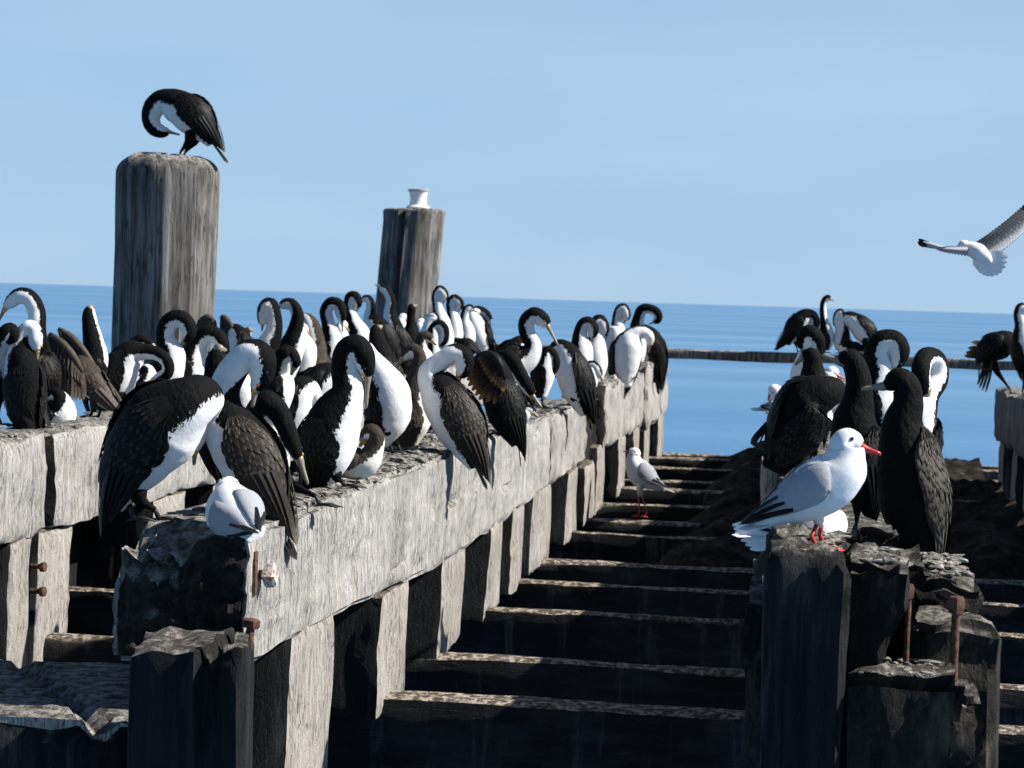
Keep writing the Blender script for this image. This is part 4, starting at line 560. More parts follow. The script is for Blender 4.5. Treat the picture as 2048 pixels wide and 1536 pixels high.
dict(n='cormorant',k='pied',l='small pied cormorant with a grey white breast wedged before the long straight neck',r=(-3.513,16.6,3.84),s=((-0.008,0,0.017,0.06),(-0.005,0,0.16,0.083),(-0.015,0,0.273,0.068),(-0.052,0.05,0.361,0.042),(-0.075,0.08,0.409,0.034),(-0.057,0.1,0.436,0.034),(-0.033,0.1,0.414,0.023)),b=(-0.009,0.1,0.385),nt=3,tw=0,h=330,f=((0,0),)),
dict(n='cormorant',k='pied',l='pied cormorant with raised head between the white pair and the beam end bird',r=(-3.45,22,3.84),s=((-0.011,0,0.045,0.059),(-0.006,0,0.194,0.089),(0,0,0.333,0.079),(-0.028,0,0.441,0.049),(-0.016,0,0.53,0.045),(0.023,0,0.561,0.04),(0.054,0,0.542,0.025)),b=(0.114,0,0.519),nt=3,tw=0,h=340,f=((0,0),)),
dict(n='cormorant',k='pied',l='pied cormorant whose white breast shows under the twisted hooded neck',r=(-1.929,7.5,3.82),s=((-0.014,0,0.125,0.038),(-0.011,0,0.228,0.062),(-0.01,0,0.323,0.053),(-0.032,0.05,0.372,0.031),(-0.054,0.1,0.395,0.024),(-0.049,0.12,0.409,0.021),(-0.035,0.12,0.399,0.012)),b=(-0.024,0.12,0.382),nt=3,tw=0,h=330,f=((0,0),)),
dict(n='cormorant',k='pied',l='pied cormorant with folded neck, lowest white head in the middle of the left beam',r=(-3.548,15.9,3.84),s=((0.048,0,-0.014,0.051),(0.008,0,0.111,0.079),(-0.028,0,0.211,0.069),(-0.052,0,0.282,0.043),(-0.083,0,0.317,0.036),(-0.111,0,0.287,0.032),(-0.118,0,0.251,0.022)),b=(-0.124,0,0.207),nt=3,tw=0,h=200,f=((0,0),)),
dict(n='cormorant',k='juv',l='brown cormorant standing behind the V backed bird, back to the camera',r=(-3.736,14.3,3.84),s=((-0.026,0,-0.049,0.052),(-0.003,0,0.099,0.085),(0.021,0,0.23,0.072),(0.032,0,0.312,0.042),(0.037,0,0.371,0.036),(0.049,0,0.404,0.029),(0.063,0,0.411,0.02)),b=(0.077,0.05,0.411),nt=3,tw=0,h=80,f=((0,0),)),
dict(n='cormorant',k='black',l='black cormorant with a pale scaled back, bill pointing left, right front',r=(0.24,6.15,3.8),s=((0.049,0,0.051,0.054),(0.028,0,0.186,0.089),(0.005,0,0.307,0.081),(-0.007,0,0.401,0.057),(0.004,0,0.462,0.043),(-0.003,0,0.506,0.039),(-0.025,0,0.522,0.034),(-0.048,0,0.51,0.022),(-0.061,0,0.504,0.012)),b=(-0.122,0,0.494),nt=4,tw=0,h=205,f=((0,0),(0.042,0.05)),near=1,p=1),
dict(n='cormorant',k='black',l='sooty black cormorant with rounded head behind the standing gull',r=(0.125,7,3.8),s=((0.018,0,0.122,0.046),(0.002,0,0.245,0.08),(-0.008,0,0.353,0.071),(0.001,0,0.43,0.049),(-0.001,0,0.499,0.04),(-0.021,0,0.549,0.035),(-0.043,0,0.555,0.028),(-0.061,0,0.548,0.015)),b=(-0.113,0,0.565),nt=3,tw=0,h=200,f=((0,0),),near=1),
dict(n='cormorant',k='pied',l='pied cormorant with ruffled white throat and orange lore, behind the black pair',r=(0.223,8.1,3.8),s=((-0.021,0,0.245,0.053),(-0.013,0,0.353,0.078),(-0.011,0,0.442,0.061),(-0.008,0,0.504,0.048),(-0.02,0,0.557,0.043),(0.003,0,0.595,0.043),(0.041,0,0.597,0.041),(0.06,0,0.56,0.039),(0.051,0,0.515,0.023),(0.045,0,0.501,0.014)),b=(0.037,0,0.443),nt=3,tw=0,h=350,f=((0,0),),near=1),
dict(n='cormorant',k='pied',l='pied cormorant with a black ringed white face at the right of the black group',r=(0.283,6.75,3.8),s=((-0.008,0,0.208,0.044),(0.01,0,0.313,0.068),(0.025,0,0.402,0.05),(0.046,0.06,0.46,0.036),(0.075,0.1,0.508,0.032),(0.07,0.1,0.561,0.03),(0.036,0.06,0.573,0.03),(0.019,0,0.538,0.03),(0.027,0,0.488,0.025),(0.037,0,0.465,0.015)),b=(0.035,0,0.432),nt=3,tw=0,h=225,f=((0,0),),near=1),
dict(n='cormorant',k='pied',l='hunched black cormorant with a bright white shoulder at left of the black group',r=(-0.04,7.5,3.8),s=((-0.079,0,0.185,0.033),(-0.036,0,0.286,0.083),(0.022,0,0.396,0.096),(0.075,0,0.431,0.06),(0.104,0.1,0.42,0.04),(0.119,0.15,0.368,0.034),(0.113,0.15,0.326,0.017)),b=(0.102,0.15,0.283),nt=3,tw=0,h=55,t=(-0.127,0,0.224),tw2=1,f=((0,0),(0.049,0.05)),near=1,ue=0.4),
dict(n='cormorant',k='pied',l='pied cormorant with a grey white face looking down above the black group',r=(-0.029,9.9,3.8),s=((-0.005,0.1,0.302,0.049),(-0.021,0.1,0.401,0.071),(-0.011,0.06,0.479,0.057),(0.017,0.05,0.546,0.044),(0.003,0,0.586,0.042),(-0.021,0,0.594,0.039),(-0.035,0,0.554,0.035),(-0.038,0,0.528,0.02)),b=(-0.041,-0.04,0.498),nt=3,tw=0,h=190,f=((-0.001,0.1),)),
dict(n='cormorant',k='black',l='black cormorant head between the grey faced bird and the sooty one',r=(-0.004,9,3.8),s=((0.001,0,0.245,0.048),(-0.007,0,0.363,0.068),(-0.014,0,0.443,0.052),(-0.017,0,0.486,0.04),(-0.024,0,0.514,0.038),(-0.044,0,0.517,0.028),(-0.056,0,0.513,0.016)),b=(-0.086,0,0.48),nt=3,tw=0,h=180,f=((0,0),)),
dict(n='cormorant',k='pied',l='far pied cormorant on the end rail with its long tail slanting left',r=(-0.204,22.9,4.05),s=((-0.123,0,0.083,0.04),(-0.038,0,0.238,0.096),(0.048,0,0.357,0.086),(0.117,0,0.384,0.056),(0.158,0,0.335,0.05),(0.151,0,0.259,0.05),(0.123,0,0.213,0.03)),b=(0.095,0,0.151),nt=3,tw=0,h=20,t=(-0.242,0,0.019),tw2=1,f=((0,0),)),
dict(n='cormorant',k='pied',l='far pied cormorant on the end rail stretching its neck highest above the horizon',r=(0.066,22.9,4.05),s=((-0.001,0,0.036,0.05),(0.005,0,0.137,0.081),(0.002,0,0.238,0.071),(-0.022,0,0.338,0.04),(-0.036,0,0.438,0.035),(-0.029,0,0.519,0.035),(0.005,0,0.56,0.035),(0.03,0,0.551,0.025)),b=(0.071,0,0.532),nt=3,tw=0,h=10,f=((0,0),)),
dict(n='cormorant',k='pied',l='far pied cormorant on the end rail with its narrow black neck bent down',r=(0.226,22.9,4.05),s=((-0.011,0,0.041,0.05),(-0.005,0,0.142,0.076),(0,0,0.268,0.065),(-0.003,0,0.369,0.04),(-0.025,0,0.423,0.04),(-0.054,0,0.382,0.04),(-0.061,0,0.316,0.035),(-0.06,0,0.281,0.025)),b=(-0.058,0,0.221),nt=3,tw=0,h=190,f=((0,0),)),
dict(n='cormorant',k='pied',l='far pied cormorant on the end rail with dark humped wings facing left',r=(0.425,22.9,4.05),s=((0.106,0,0.102,0.06),(0.032,0,0.225,0.111),(-0.092,0,0.347,0.086),(-0.163,0,0.375,0.05),(-0.18,0,0.304,0.045),(-0.168,0,0.234,0.04),(-0.157,0,0.204,0.025)),b=(-0.145,0,0.144),nt=3,tw=0,h=200,f=((0,0),)),
dict(n='cormorant',k='pied',l='far pied cormorant lying low with white flank under the hump winged one',r=(0.316,22.9,4.05),s=((0.15,0,-0.011,0.05),(0.059,0,0.026,0.086),(-0.062,0,0.073,0.076),(-0.125,0,0.141,0.05),(-0.097,0,0.192,0.045),(-0.036,0,0.164,0.04),(-0.005,0,0.145,0.025)),b=(0.056,0,0.097),nt=3,tw=0,h=170,f=((0,0),),sit=1),
dict(n='cormorant',k='black',l='dark cormorant raising ragged wing tips on the right hand beam',r=(1.591,19,3.84),s=((-0.263,0,0.278,0.05),(-0.184,0,0.364,0.108),(-0.065,0,0.417,0.116),(0.017,0,0.412,0.075),(0.059,0,0.372,0.058),(0.081,0,0.323,0.037)),b=(0.104,0,0.257),nt=3,tw=0,h=0,t=(-0.263,0,0.071),tw2=1,f=((0,0),),fan=((((-0.162,0,0.302),(-0.151,0,0.344),(-0.145,0,0.386)),((-0.386,0,0.307),(-0.371,0,0.349),(-0.333,0,0.425)),4),(((-0.162,0,0.315),(-0.19,0,0.301),(-0.222,0,0.288)),((-0.204,0,0.01),(-0.245,0,0.03),(-0.271,0,0.07)),4))),
dict(n='cormorant',k='pied',l='pied cormorant cut by the right picture edge, upright above the ragged wings',r=(1.644,18.4,3.84),s=((0.007,0,0.223,0.056),(-0.014,0,0.362,0.096),(-0.034,0,0.482,0.08),(-0.046,0,0.581,0.052),(-0.065,0,0.661,0.044),(-0.051,0,0.717,0.044),(-0.019,0,0.702,0.04),(-0.002,0,0.671,0.024)),b=(0.022,0,0.64),nt=3,tw=0,h=330,f=((0,0),)),
dict(n='gull',k='gull',l='white gull with red bill and legs standing on the rotten post top',r=(0.013,5.1,3.955),s=((-0.139,0,0.058,0.011),(-0.086,0,0.096,0.034),(-0.015,0,0.139,0.063),(0.042,0,0.186,0.061),(0.056,0,0.229,0.045),(0.058,0,0.251,0.038),(0.071,0,0.254,0.028),(0.087,0,0.246,0.016)),b=(0.134,0,0.231),nt=4,tw=0,h=5,t=(-0.18,0,0.049),tw2=1,f=((0,0),(0.018,0.05)),near=1),
dict(n='gull',k='gull',l='white gull lying behind the standing gull, spotted black tail to the left',r=(-0.001,5.62,3.86),s=((-0.116,0,0.078,0.025),(-0.065,0,0.088,0.047),(0.009,0,0.105,0.057),(0.048,0.05,0.108,0.043),(0.061,0.1,0.116,0.028),(0.064,0.15,0.107,0.018),(0.064,0.15,0.099,0.01)),b=(0.065,0.2,0.087),nt=3,tw=0,h=355,t=(-0.198,0,0.077),tw2=1.4,f=((0,0),),fan=((((-0.038,-0.02,0.116),(-0.035,-0.03,0.092),(-0.041,-0.02,0.063)),((-0.193,-0.02,0.102),(-0.182,-0.03,0.076),(-0.147,-0.02,0.044)),7),),near=1,sit=1),
dict(n='gull',k='gull',l='white gull resting on the broken end of the centre beam, seen from behind',r=(-1.652,6.32,3.8),s=((0.081,-0.1,0.021,0.021),(0.05,-0.07,0.039,0.057),(0.007,-0.02,0.056,0.086),(-0.027,0.05,0.08,0.076),(-0.047,0.1,0.104,0.047),(-0.053,0.12,0.12,0.044),(-0.053,0.13,0.131,0.032),(-0.055,0.15,0.133,0.015)),b=(-0.067,0.22,0.118),nt=3,tw=0,h=60,t=(0.113,-0.12,0.013),tw2=1,f=((0,0),),near=1,sit=1),
dict(n='gull',k='gull',l='white gull with stretched neck standing on a shaded joist at mid pier',r=(-1.245,16.1,2.965),s=((0.183,0,0.212,0.018),(0.111,0,0.245,0.047),(0.026,0,0.306,0.093),(-0.03,0,0.376,0.075),(-0.043,0,0.44,0.047),(-0.033,0,0.462,0.04),(-0.062,0,0.468,0.029),(-0.077,0,0.468,0.018)),b=(-0.12,0,0.473),nt=4,tw=0,h=185,t=(0.263,0,0.19),tw2=1,f=((0,0),(0.054,0)),near=1),
dict(n='gull',k='gull',l='white gull sitting beyond the hunched black bird, tail tips to the left',r=(-0.205,12.5,3.8),s=((-0.076,0,0.136,0.022),(-0.035,0,0.143,0.044),(-0.006,0,0.177,0.055),(-0.008,0,0.216,0.044),(-0.028,0,0.243,0.039),(-0.041,0,0.231,0.028),(-0.052,0,0.22,0.017)),b=(-0.062,0,0.192),nt=3,tw=0,h=20,t=(-0.159,0,0.139),tw2=1,f=((0,0),),near=1,sit=1),
dict(n='gull',k='gull',l='gull peeking between dark birds, only its grey white head and bill seen',r=(0.048,13,3.8),s=((-0.03,0.1,0.207,0.04),(-0.009,0.1,0.251,0.058),(0.012,0,0.298,0.052),(0.022,0,0.333,0.04),(0.039,0,0.345,0.034),(0.059,0,0.329,0.023)),b=(0.097,0,0.307),nt=3,tw=0,h=350,f=((0,0.1),),sit=1),
]


# ------------------------------------------------------------------ birds
def catmull(P, n):
    P = np.array(P, float); K = len(P); out = []; us = []
    Q = np.vstack([2*P[0]-P[1], P, 2*P[-1]-P[-2]])
    for i in range(K-1):
        p0, p1, p2, p3 = Q[i], Q[i+1], Q[i+2], Q[i+3]
        for s in range(n):
            t = s/n
            out.append(0.5*((2*p1)+(-p0+p2)*t+(2*p0-5*p1+4*p2-p3)*t*t+(-p0+3*p1-3*p2+p3)*t**3)); us.append(i+t)
    out.append(P[-1]); us.append(K-1.0)
    return np.array(out), np.array(us)
def unit(v): return v/(np.linalg.norm(v)+1e-9)
UPV = np.array([0, 0, 1.0])
RH = np.array([math.cos(YAW), math.sin(YAW), 0]); FH = np.array([-math.sin(YAW), math.cos(YAW), 0])
def rot(v, ax, a): return v*math.cos(a)+np.cross(ax, v)*math.sin(a)+ax*np.dot(ax, v)*(1-math.cos(a))
class Spine:
    def __init__(s, rec, n):
        s.P, s.U = catmull(rec['s'], n); s.C = s.P[:, :3]; s.R = np.maximum(s.P[:, 3], 0.004); s.K = len(rec['s']); s.nt = rec['nt']; s.n = n
        N = len(s.C); T = np.array([unit(s.C[min(i+1, N-1)]-s.C[max(i-1, 0)]) for i in range(N)]); s.T = T
        a = math.radians(rec['h']); Fd = RH*math.cos(a)+FH*math.sin(a); s.F = Fd
        i0 = n                                              # frame set at the second control point, in the trunk
        def fix(D, t): return unit(D-t*np.dot(D, t))
        t0 = T[i0]; D0 = UPV*np.dot(t0, Fd)-Fd*np.dot(t0, UPV)
        if np.linalg.norm(D0) < 0.2: D0 = UPV
        D = [None]*N; D[i0] = fix(D0, t0)
        for i in range(i0+1, N): D[i] = fix(D[i-1], T[i])
        for i in range(i0-1, -1, -1): D[i] = fix(D[i+1], T[i])
        tw = math.radians(rec['tw'])
        if tw:
            for i in range(N):
                f = smooth(s.nt-1, s.K-2.5, s.U[i])
                D[i] = rot(D[i], T[i], tw*f)
        s.D = np.array(D); s.S = np.cross(T, s.D)
    def at(s, u):
        x = max(0, min(len(s.C)-1.001, u*s.n)); i = int(x); f = x-i
        g = lambda A: A[i]*(1-f)+A[i+1]*f
        return g(s.C), g(s.R), unit(g(s.T)), unit(g(s.D)), unit(g(s.S))
def tube(V, Fc, pts, radii, m=8):
    o = len(V); pts = [np.array(p, float) for p in pts]; N = len(pts); ref = np.array([0.3, 0.9, 0.1])
    for i in range(N):
        t = unit(pts[min(i+1, N-1)]-pts[max(i-1, 0)]); a = unit(np.cross(t, ref)); b = np.cross(t, a)
        for j in range(m):
            th = 2*math.pi*j/m; V.append(pts[i]+radii[i]*(a*math.cos(th)+b*math.sin(th)))
    for i in range(N-1):
        for j in range(m): Fc.append((o+i*m+j, o+i*m+(j+1) % m, o+(i+1)*m+(j+1) % m, o+(i+1)*m+j))
    Fc.append(tuple(o+j for j in range(m))[::-1]); Fc.append(tuple(o+(N-1)*m+j for j in range(m)))
def leaf(V, Fc, TIP, A, B, side, nrm, w, sec=4, bow=0.06, shape=0.35):
    """one feather: a thin curved blade from A to B, widest past the middle, rounded tip"""
    A = np.array(A, float); B = np.array(B, float); L = np.linalg.norm(B-A); o = len(V)
    for i in range(sec+1):
        t = i/sec; c = A+(B-A)*t+nrm*bow*L*math.sin(math.pi*t)
        ww = w*(shape+(1-shape)*math.sin(math.pi*min(1, 0.15+t*0.75)))*(1 if i < sec else 0.35)
        for q in (-1, 0, 1):
            V.append(c+side*ww*q+nrm*(0.12*w*(1-abs(q)))); TIP.append(max(t**1.5, abs(q)*0.55*min(1, t*2.5)))
    for i in range(sec):
        for q in range(2): a = o+i*3+q; Fc.append((a, a+1, a+4, a+3))

CAT = {'cormorant': 'cormorant', 'gull': 'gull'}
rng = random.Random(11)
def build_bird(rec):
    kind = rec['k']; near = rec.get('near', 0); gull = kind == 'gull'
    root = empty(rec['n'], tuple(rec['r'])); tag(root, rec['l'], rec['n'], 'gulls around the pier' if gull else 'cormorants on the pier')
    n = 9 if near else 6; Mr = 22 if near else 14
    sp = Spine(rec, n); K, nt = sp.K, sp.nt
    V = []; Fc = []; PAT = []; MI = []
    N = len(sp.C)
    # trunk, neck and head: one swept surface
    for i in range(N):
        u = sp.U[i]; r = sp.R[i]
        trunk = 1-smooth(nt-1.4, nt-0.4, u)
        for j in range(Mr):
            th = 2*math.pi*j/Mr; c, s_ = math.cos(th), math.sin(th)
            p0 = sp.C[i]+sp.D[i]*(r*c)+sp.S[i]*(r*0.93*s_)
            nn = noise.noise(Vector(p0*38))*0.03+noise.noise(Vector(p0*14))*0.04
            V.append(p0+(sp.D[i]*c+sp.S[i]*s_)*r*nn)
            thr = lerp(-0.02, lerp(-0.48, 0.05, smooth(0.2, nt-1, u)), trunk)
            if u > K-2.6: thr = 0.12
            if kind == 'black': pt = 1.0
            elif gull: pt = -1.0
            else: pt = c-thr
            PAT.append(pt)
    for i in range(N-1):
        for j in range(Mr): Fc.append((i*Mr+j, i*Mr+(j+1) % Mr, (i+1)*Mr+(j+1) % Mr, (i+1)*Mr+j)); MI.append(0)
    Fc.append(tuple(range(Mr))[::-1]); MI.append(0); Fc.append(tuple((N-1)*Mr+j for j in range(Mr))); MI.append(0)
    # feathered thighs, shanks and webbed feet belong to the same body mesh
    C1, R1, T1, D1, S1 = sp.at(0.75 if nt == 3 else (1.9 if gull else 0.95))
    for q, ft in enumerate(rec['f'] if not rec.get('sit') else ()):
        foot = np.array([ft[0], ft[1], 0.0]); k0 = len(Fc)
        hip = C1-D1*R1*0.35+S1*R1*0.45*(1 if q else -1)
        if rec.get('sit'): 
            tube_from = None
        else:
            hz = hip[2]
            if hz > 0.06:
                d = foot-hip; kn = hip+d*0.45-sp.F*(0.012 if not gull else -0.004); an = foot+np.array([0, 0, min(0.05 if not gull else 0.045, hz*0.35)])-sp.F*0.014
                rr = R1*(0.42 if not gull else 0.30)
                v0 = len(V)
                if gull: tube(V, Fc, [hip, lerp(hip, kn, 0.7), kn], [rr, rr*0.6, 0.006], 8)
                else: tube(V, Fc, [hip, lerp(hip, kn, .5), kn, lerp(kn, an, .6), an], [rr, rr*0.95, rr*0.62, rr*0.30, 0.008], 10)
                PAT += [(1.0 if not gull else -1.0)]*(len(V)-v0); MI += [0]*(len(Fc)-k0); k0 = len(Fc); v0 = len(V)
                rs = 0.0075 if not gull else 0.0055
                tube(V, Fc, [kn if gull else lerp(kn, an, .75), an, foot+np.array([0, 0, 0.010])], [rs, rs*0.9, rs*1.1], 7)
                PAT += [1.0]*(len(V)-v0); MI += [1]*(len(Fc)-k0); k0 = len(Fc)
        v0 = len(V); fl = 0.075 if not gull else 0.045; Fd = sp.F; Sd = np.cross(UPV, Fd); tips = []
        hl = foot+np.array([0, 0, 0.010])
        for a in (-0.5, 0.0, 0.5):
            tp = foot+(Fd*math.cos(a)+Sd*math.sin(a))*fl*(1.0 if a == 0 else 0.9)+np.array([0, 0, 0.004]); tips.append(tp)
            tube(V, Fc, [hl, lerp(hl, tp, .5)+np.array([0, 0, 0.005]), tp], [0.006, 0.005, 0.002], 5)
        tube(V, Fc, [hl, foot-Fd*0.022+np.array([0, 0, 0.004])], [0.005, 0.002], 5)
        o = len(V); V += [hl-np.array([0, 0, .003])]+tips+[lerp(tips[0], tips[1], .5)-Fd*0.012, lerp(tips[1], tips[2], .5)-Fd*0.012]
        Fc += [(o, o+1, o+4), (o, o+4, o+2), (o, o+2, o+5), (o, o+5, o+3)]
        PAT += [1.0]*(len(V)-v0); MI += [1]*(len(Fc)-k0)
    mesh_obj('body', V, Fc, [M[kind if kind != 'gull' else 'gull'], M['redleg' if gull else 'leg']], root, MI, {'pat': PAT})
    # bill
    hc, hr, ht, hd, hs = sp.C[-1], sp.R[-1], sp.T[-1], sp.D[-1], sp.S[-1]
    tip = np.array(rec['b'], float); bd = unit(tip-hc); bl = np.linalg.norm(tip-hc)
    if bl < 0.02: tip = hc+bd*0.03; bl = 0.03
    dn = -unit(hd-bd*np.dot(hd, bd)); V = []; Fc = []
    br = max(0.007, min(hr*0.95, 0.013)) if not gull else max(0.006, min(hr*0.8, 0.010))
    b0 = hc-bd*br*1.6
    pts = [b0, hc+bd*bl*0.14, hc+bd*bl*0.3, hc+bd*bl*0.55, hc+bd*bl*0.8, tip-bd*bl*0.06, tip+dn*br*0.35]
    tube(V, Fc, pts, [br*1.25, br*1.05, br*0.78, br*0.62, br*0.55, br*0.45, br*0.12], 9)
    bm = [0]*len(Fc)
    if not gull:
        for f in range(18):
            fc_ = sum(np.array(V[q]) for q in Fc[f])/4-lerp(pts[f//9], pts[f//9+1], 0.5)
            bm[f] = 1 if np.dot(unit(fc_), dn) > (-0.15 if f < 9 else 0.45) and kind != 'black' else 0
    mesh_obj('bill', V, Fc, [M['redbill'], M['redbill']] if gull else [M['horn'], M['lore']], root, bm)
    if near:
        ec, er, et, ed, es = sp.at(K-2.25)
        for sg in (-1, 1):
            a = math.radians(62); c_ = ec+ed*er*math.cos(a)*0.97+es*sg*er*0.93*math.sin(a)*0.97; s5 = 0.0055
            mesh_obj('eye', [c_+np.array(v)*s5 for v in ICO_V], ICO_F, M['eye'], root)
    if near and kind == 'pied':
        ec, er, et, ed, es = sp.at(K-1.45)
        for sg in (-1, 1):
            a = math.radians(84); c_ = ec+ed*er*math.cos(a)*0.93+es*sg*er*0.93*math.sin(a)*0.96
            mesh_obj('lore_patch', [c_+et*v[0]*0.010+ed*v[1]*0.006+es*v[2]*0.004 for v in ICO_V], ICO_F, M['lore'], root)
    # wings: a shell over each flank with rows of feathers laid on it
    tl = np.array(rec['t'], float) if 't' in rec else None
    c0, r0b, t0, d0, s0 = sp.at(0.0)
    tdir = unit(tl-c0) if tl is not None else unit(-t0*0.8-UPV*0.2)
    if not rec.get('nw'):
        us = nt-1+0.15+rec.get('ue', 0)
        ext = 0.10 if not gull else 0.035
        def W(a, ph, off):
            u = us*(1-min(a, 1.0)); C, R, T, D, S_ = sp.at(u)
            if a > 1: C = C+tdir*(a-1)*ext*4; R = R*(1-(a-1)*2.2)
            sh = smooth(-0.02, 0.22, a)
            R = R*(0.90+0.16*sh)+0.004*sh
            return C+(D*math.cos(ph)+S_*math.sin(ph)*0.95)*(R+off)
        top = lambda a: math.radians(lerp(34, 10, smooth(0, 0.7, a)) if not (gull and rec.get('sit')) else lerp(16, 3, smooth(0, 0.6, a)))
        bot = lambda a: math.radians(62+44*smooth(0, 0.35, a)-66*smooth(0.65, 1.25, a)) if not gull else math.radians(58+50*smooth(0, 0.3, a)-80*smooth(0.55, 1.2, a))
        fanm = {'pied': 'f_juv', 'black': 'f_rust', 'juv': 'f_juv', 'gull': 'f_white'}
        fm = {'pied': 'f_pied', 'black': 'f_black', 'juv': 'f_juv', 'gull': 'f_gull'}[kind]
        for sg in (-1, 1):
            V = []; Fc = []; TIP = []; MI = []
            na, nph = (18, 9) if near else (10, 6)
            for i in range(na+1):
                a = 1.16*i/na
                for j in range(nph+1):
                    f = j/nph; ph = lerp(top(a), bot(a), f); tuck = 0.86 if j in (0, nph) or i == 0 else 1.0
                    off = 0.006*math.sin(math.pi*f)
                    u_ = W(a, ph*sg, off)
                    if tuck < 1: C, R, T, D, S_ = sp.at(us*(1-min(a, 1))); u_ = u_+(C-u_)*0.14 if a <= 1 else u_
                    V.append(u_); TIP.append(0.0)
            for i in range(na):
                for j in range(nph): q = i*(nph+1)+j; f4 = (q, q+1, q+nph+2, q+nph+1); Fc.append(f4 if sg < 0 else f4[::-1]); MI.append(1 if gull and 1.16*i/na > 0.97 and j > nph*0.2 else 0)
            rows, cols = ((13, 9) if near else (6, 5)) if not gull else ((5, 6) if not rec.get('sit') else (0, 6))
            if rec.get('p') == 1: rows, cols = 22, 13
            for rI in range(rows):
                a = 0.05+0.85*rI/rows
                for cI in range(cols):
                    f = (cI+0.5*(rI % 2)+0.3)/(cols+0.4); ph = lerp(top(a), bot(a), f)*sg
                    da = (0.11+0.05*a)*(1 if near and not gull else 1.8)*rng.uniform(0.85, 1.2)
                    if a+da > 1.15: da = 1.15-a
                    ph2 = lerp(top(a+da), bot(a+da), f)*sg+rng.uniform(-.04, .04)
                    A = W(a, ph, 0.004 if not gull else 0.001); B = W(a+da, ph2, rng.uniform(0.006, 0.011) if not gull else 0.0035)
                    C, R, T, D, S_ = sp.at(us*(1-min(a+da*.5, 1))); nr = unit(D*math.cos(ph)+S_*math.sin(ph)); sd_ = unit(np.cross(B-A, nr))
                    wd = max(0.004, 0.62*R*abs(bot(a)-top(a))/cols)
                    k0 = len(Fc); leaf(V, Fc, TIP, A, B, sd_, nr, wd, 3, 0.03); MI += [0]*(len(Fc)-k0)
            np_ = (6 if near else 4) if not gull else (3 if not rec.get('sit') else 2)                                # long primaries folded towards the tail
            for pI in range(np_):
                f = (pI+0.5)/np_; a0, a1 = 0.55+0.1*(1-f), 1.12+0.13*(1-f)
                A = W(a0, lerp(top(a0), bot(a0), 0.25+0.7*f)*sg, 0.007); B = W(a1, lerp(top(a1), bot(a1), 0.2+(0.75 if not gull else 0.4)*f)*sg, 0.006 if not gull else 0.0)
                C, R, T, D, S_ = sp.at(us*(1-min(0.9, 1))); ph = lerp(top(.9), bot(.9), f)*sg; nr = unit(D*math.cos(ph)+S_*math.sin(ph)); sd_ = unit(np.cross(B-A, nr))
                k0 = len(Fc); leaf(V, Fc, TIP, A, B, sd_, nr, 0.015 if not gull else 0.007, 6, 0.05, 0.6); MI += [(1 if gull else 0)]*(len(Fc)-k0)
            mats = [M[{1: 'f_scaled', 2: 'f_sunlit'}.get(rec.get('p'), fm)], M['f_tip']]
            mesh_obj('wing', V, Fc, mats, root, MI, {'tip': TIP})
    # tail
    if tl is not None or gull:
        if tl is None: tl = c0+tdir*0.08
        V = []; Fc = []; TIP = []; L = np.linalg.norm(tl-c0); side = unit(np.cross(tdir, d0)); spd = rec.get('tw2', 1.0)
        for q in range(8):
            f = (q-3.5)/3.5; B = tl+side*f*0.030*spd-tdir*abs(f)*0.018; A = c0-tdir*0.03+side*f*0.012+d0*0.002*(q % 2)
            leaf(V, Fc, TIP, A, B, side, d0, 0.010*(0.7+0.3*spd), 5, 0.02, 0.7)
        mesh_obj('tail', V, Fc, M['f_white' if gull else ('f_juv' if kind == 'juv' else 'f_tail')], root, attrs={'tip': TIP})
    # wings held open
    for A_, B_, cnt in rec.get('fan', ()):
        V = []; Fc = []; TIP = []; A_ = np.array(A_, float); B_ = np.array(B_, float)
        def pl(Q, t):
            x = t*(len(Q)-1); i = min(int(x), len(Q)-2); return Q[i]+(Q[i+1]-Q[i])*(x-i)
        wsp = np.linalg.norm(B_[-1]-B_[0])/cnt
        for q in range(cnt):
            t = q/(cnt-1) if cnt > 1 else 0.5
            A, B = pl(A_, t), pl(B_, t); nr = unit(-FH*0.75+RH*0.6+0.3*UPV); sd_ = unit(np.cross(B-A, nr))
            leaf(V, Fc, TIP, A, B+FH*0.02, sd_, unit(np.cross(sd_, B-A)), max(0.009, wsp*0.75), 7, 0.05, 0.75)
            A2, B2 = A, lerp(A, B, 0.45); leaf(V, Fc, TIP, A2-FH*0.008, B2-FH*0.006, sd_, nr, max(0.009, wsp*0.7), 4, 0.04, 0.7)
        k0 = len(V); tube(V, Fc, [pl(A_, t/8) for t in range(9)], [0.012+0.010*math.sin(math.pi*t/8) for t in range(9)], 8); TIP += [0.0]*(len(V)-k0)
        mesh_obj('raised_wing', V, Fc, M[fanm[kind]], root, attrs={'tip': TIP})
    return root
PATCH_SIDE = 1
for rec in BIRDS: build_bird(rec)

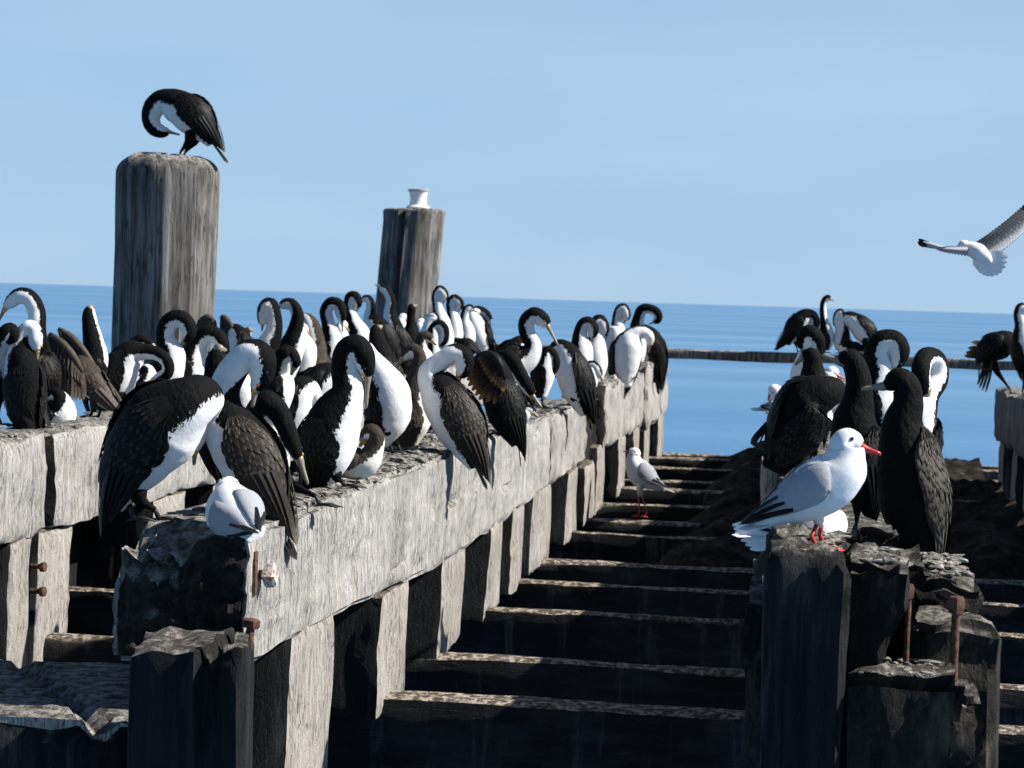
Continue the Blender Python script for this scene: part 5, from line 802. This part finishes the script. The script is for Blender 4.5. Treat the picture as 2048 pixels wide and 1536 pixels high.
# ------------------------------------------------------------------ gull in flight
def flying_gull(F_):
    root = empty('gull', tuple(F_['r'])); tag(root, 'white gull flying with raised wings and fanned tail over the sea at right', 'gull', 'gulls around the pier')
    rec = dict(s=F_['s'], nt=3, tw=0, h=200); sp = Spine(rec, 8); V = []; Fc = []; PAT = []; Mr = 18
    for i in range(len(sp.C)):
        for j in range(Mr):
            th = 2*math.pi*j/Mr; V.append(sp.C[i]+sp.R[i]*(sp.D[i]*math.cos(th)+sp.S[i]*math.sin(th))); PAT.append(-1.0)
    for i in range(len(sp.C)-1):
        for j in range(Mr): Fc.append((i*Mr+j, i*Mr+(j+1) % Mr, (i+1)*Mr+(j+1) % Mr, (i+1)*Mr+j))
    Fc.append(tuple(range(Mr))[::-1]); Fc.append(tuple((len(sp.C)-1)*Mr+j for j in range(Mr)))
    mesh_obj('body', V, Fc, M['gull'], root, attrs={'pat': PAT})
    V = []; Fc = []; tip = np.array(F_['b'], float); hc = sp.C[-1]
    tube(V, Fc, [hc-(tip-hc)*0.3, lerp(hc, tip, .4), tip], [0.008, 0.006, 0.002], 8); mesh_obj('bill', V, Fc, M['redbill'], root)
    def pl(Q, t):
        x = t*(len(Q)-1); i = min(int(x), len(Q)-2); return Q[i]+(Q[i+1]-Q[i])*(x-i)
    for a, b_, wm, tl_ in (('w1', 'w1t', 'f_under', 0.74), ('w2', 'w2t', 'f_gull', 0.93)):
        A_ = np.array(F_[a], float); B_ = np.array(F_[b_], float); V = []; Fc = []; TIP = []; MI = []
        n = 24
        for q in range(n):
            t = q/(n-1); A, B = pl(A_, t), pl(B_, min(1, t*1.02)); out = unit(A_[-1]-A_[0])
            B = B+out*0.05*t; sd_ = unit(np.cross(B-A, -FH)); nr = unit(np.cross(sd_, B-A)); k0 = len(Fc)
            leaf(V, Fc, TIP, A, B, sd_, nr, 0.030 if a == 'w1' else 0.014, 6, 0.08, 0.9); MI += [1 if t > tl_ else 0]*(len(Fc)-k0)
            k0 = len(Fc); leaf(V, Fc, TIP, A-FH*0.004, lerp(A, B, .55)-FH*0.004, sd_, nr, 0.022, 3, 0.05, 0.8); MI += [1 if t > tl_ else 0]*(len(Fc)-k0)
        k0 = len(V); k1 = len(Fc); tube(V, Fc, [pl(A_, t/10) for t in range(11)], [0.013*(1-t/12) for t in range(11)], 8); TIP += [0.0]*(len(V)-k0); MI += [0]*(len(Fc)-k1)
        mesh_obj('wing', V, Fc, [M[wm], M['f_tip']], root, MI, {'tip': TIP})
    V = []; Fc = []; TIP = []; T_ = np.array(F_['t'], float); tr = np.array(F_['tr'], float)
    for q in range(11):
        B = pl(T_, q/10); A = tr; sd_ = unit(np.cross(B-A, -FH)); leaf(V, Fc, TIP, A+FH*0.002*(q % 3), B, sd_, -FH, 0.030, 6, 0.03, 0.2)
    mesh_obj('tail', V, Fc, M['f_white'], root, attrs={'tip': TIP})
flying_gull(FLY)
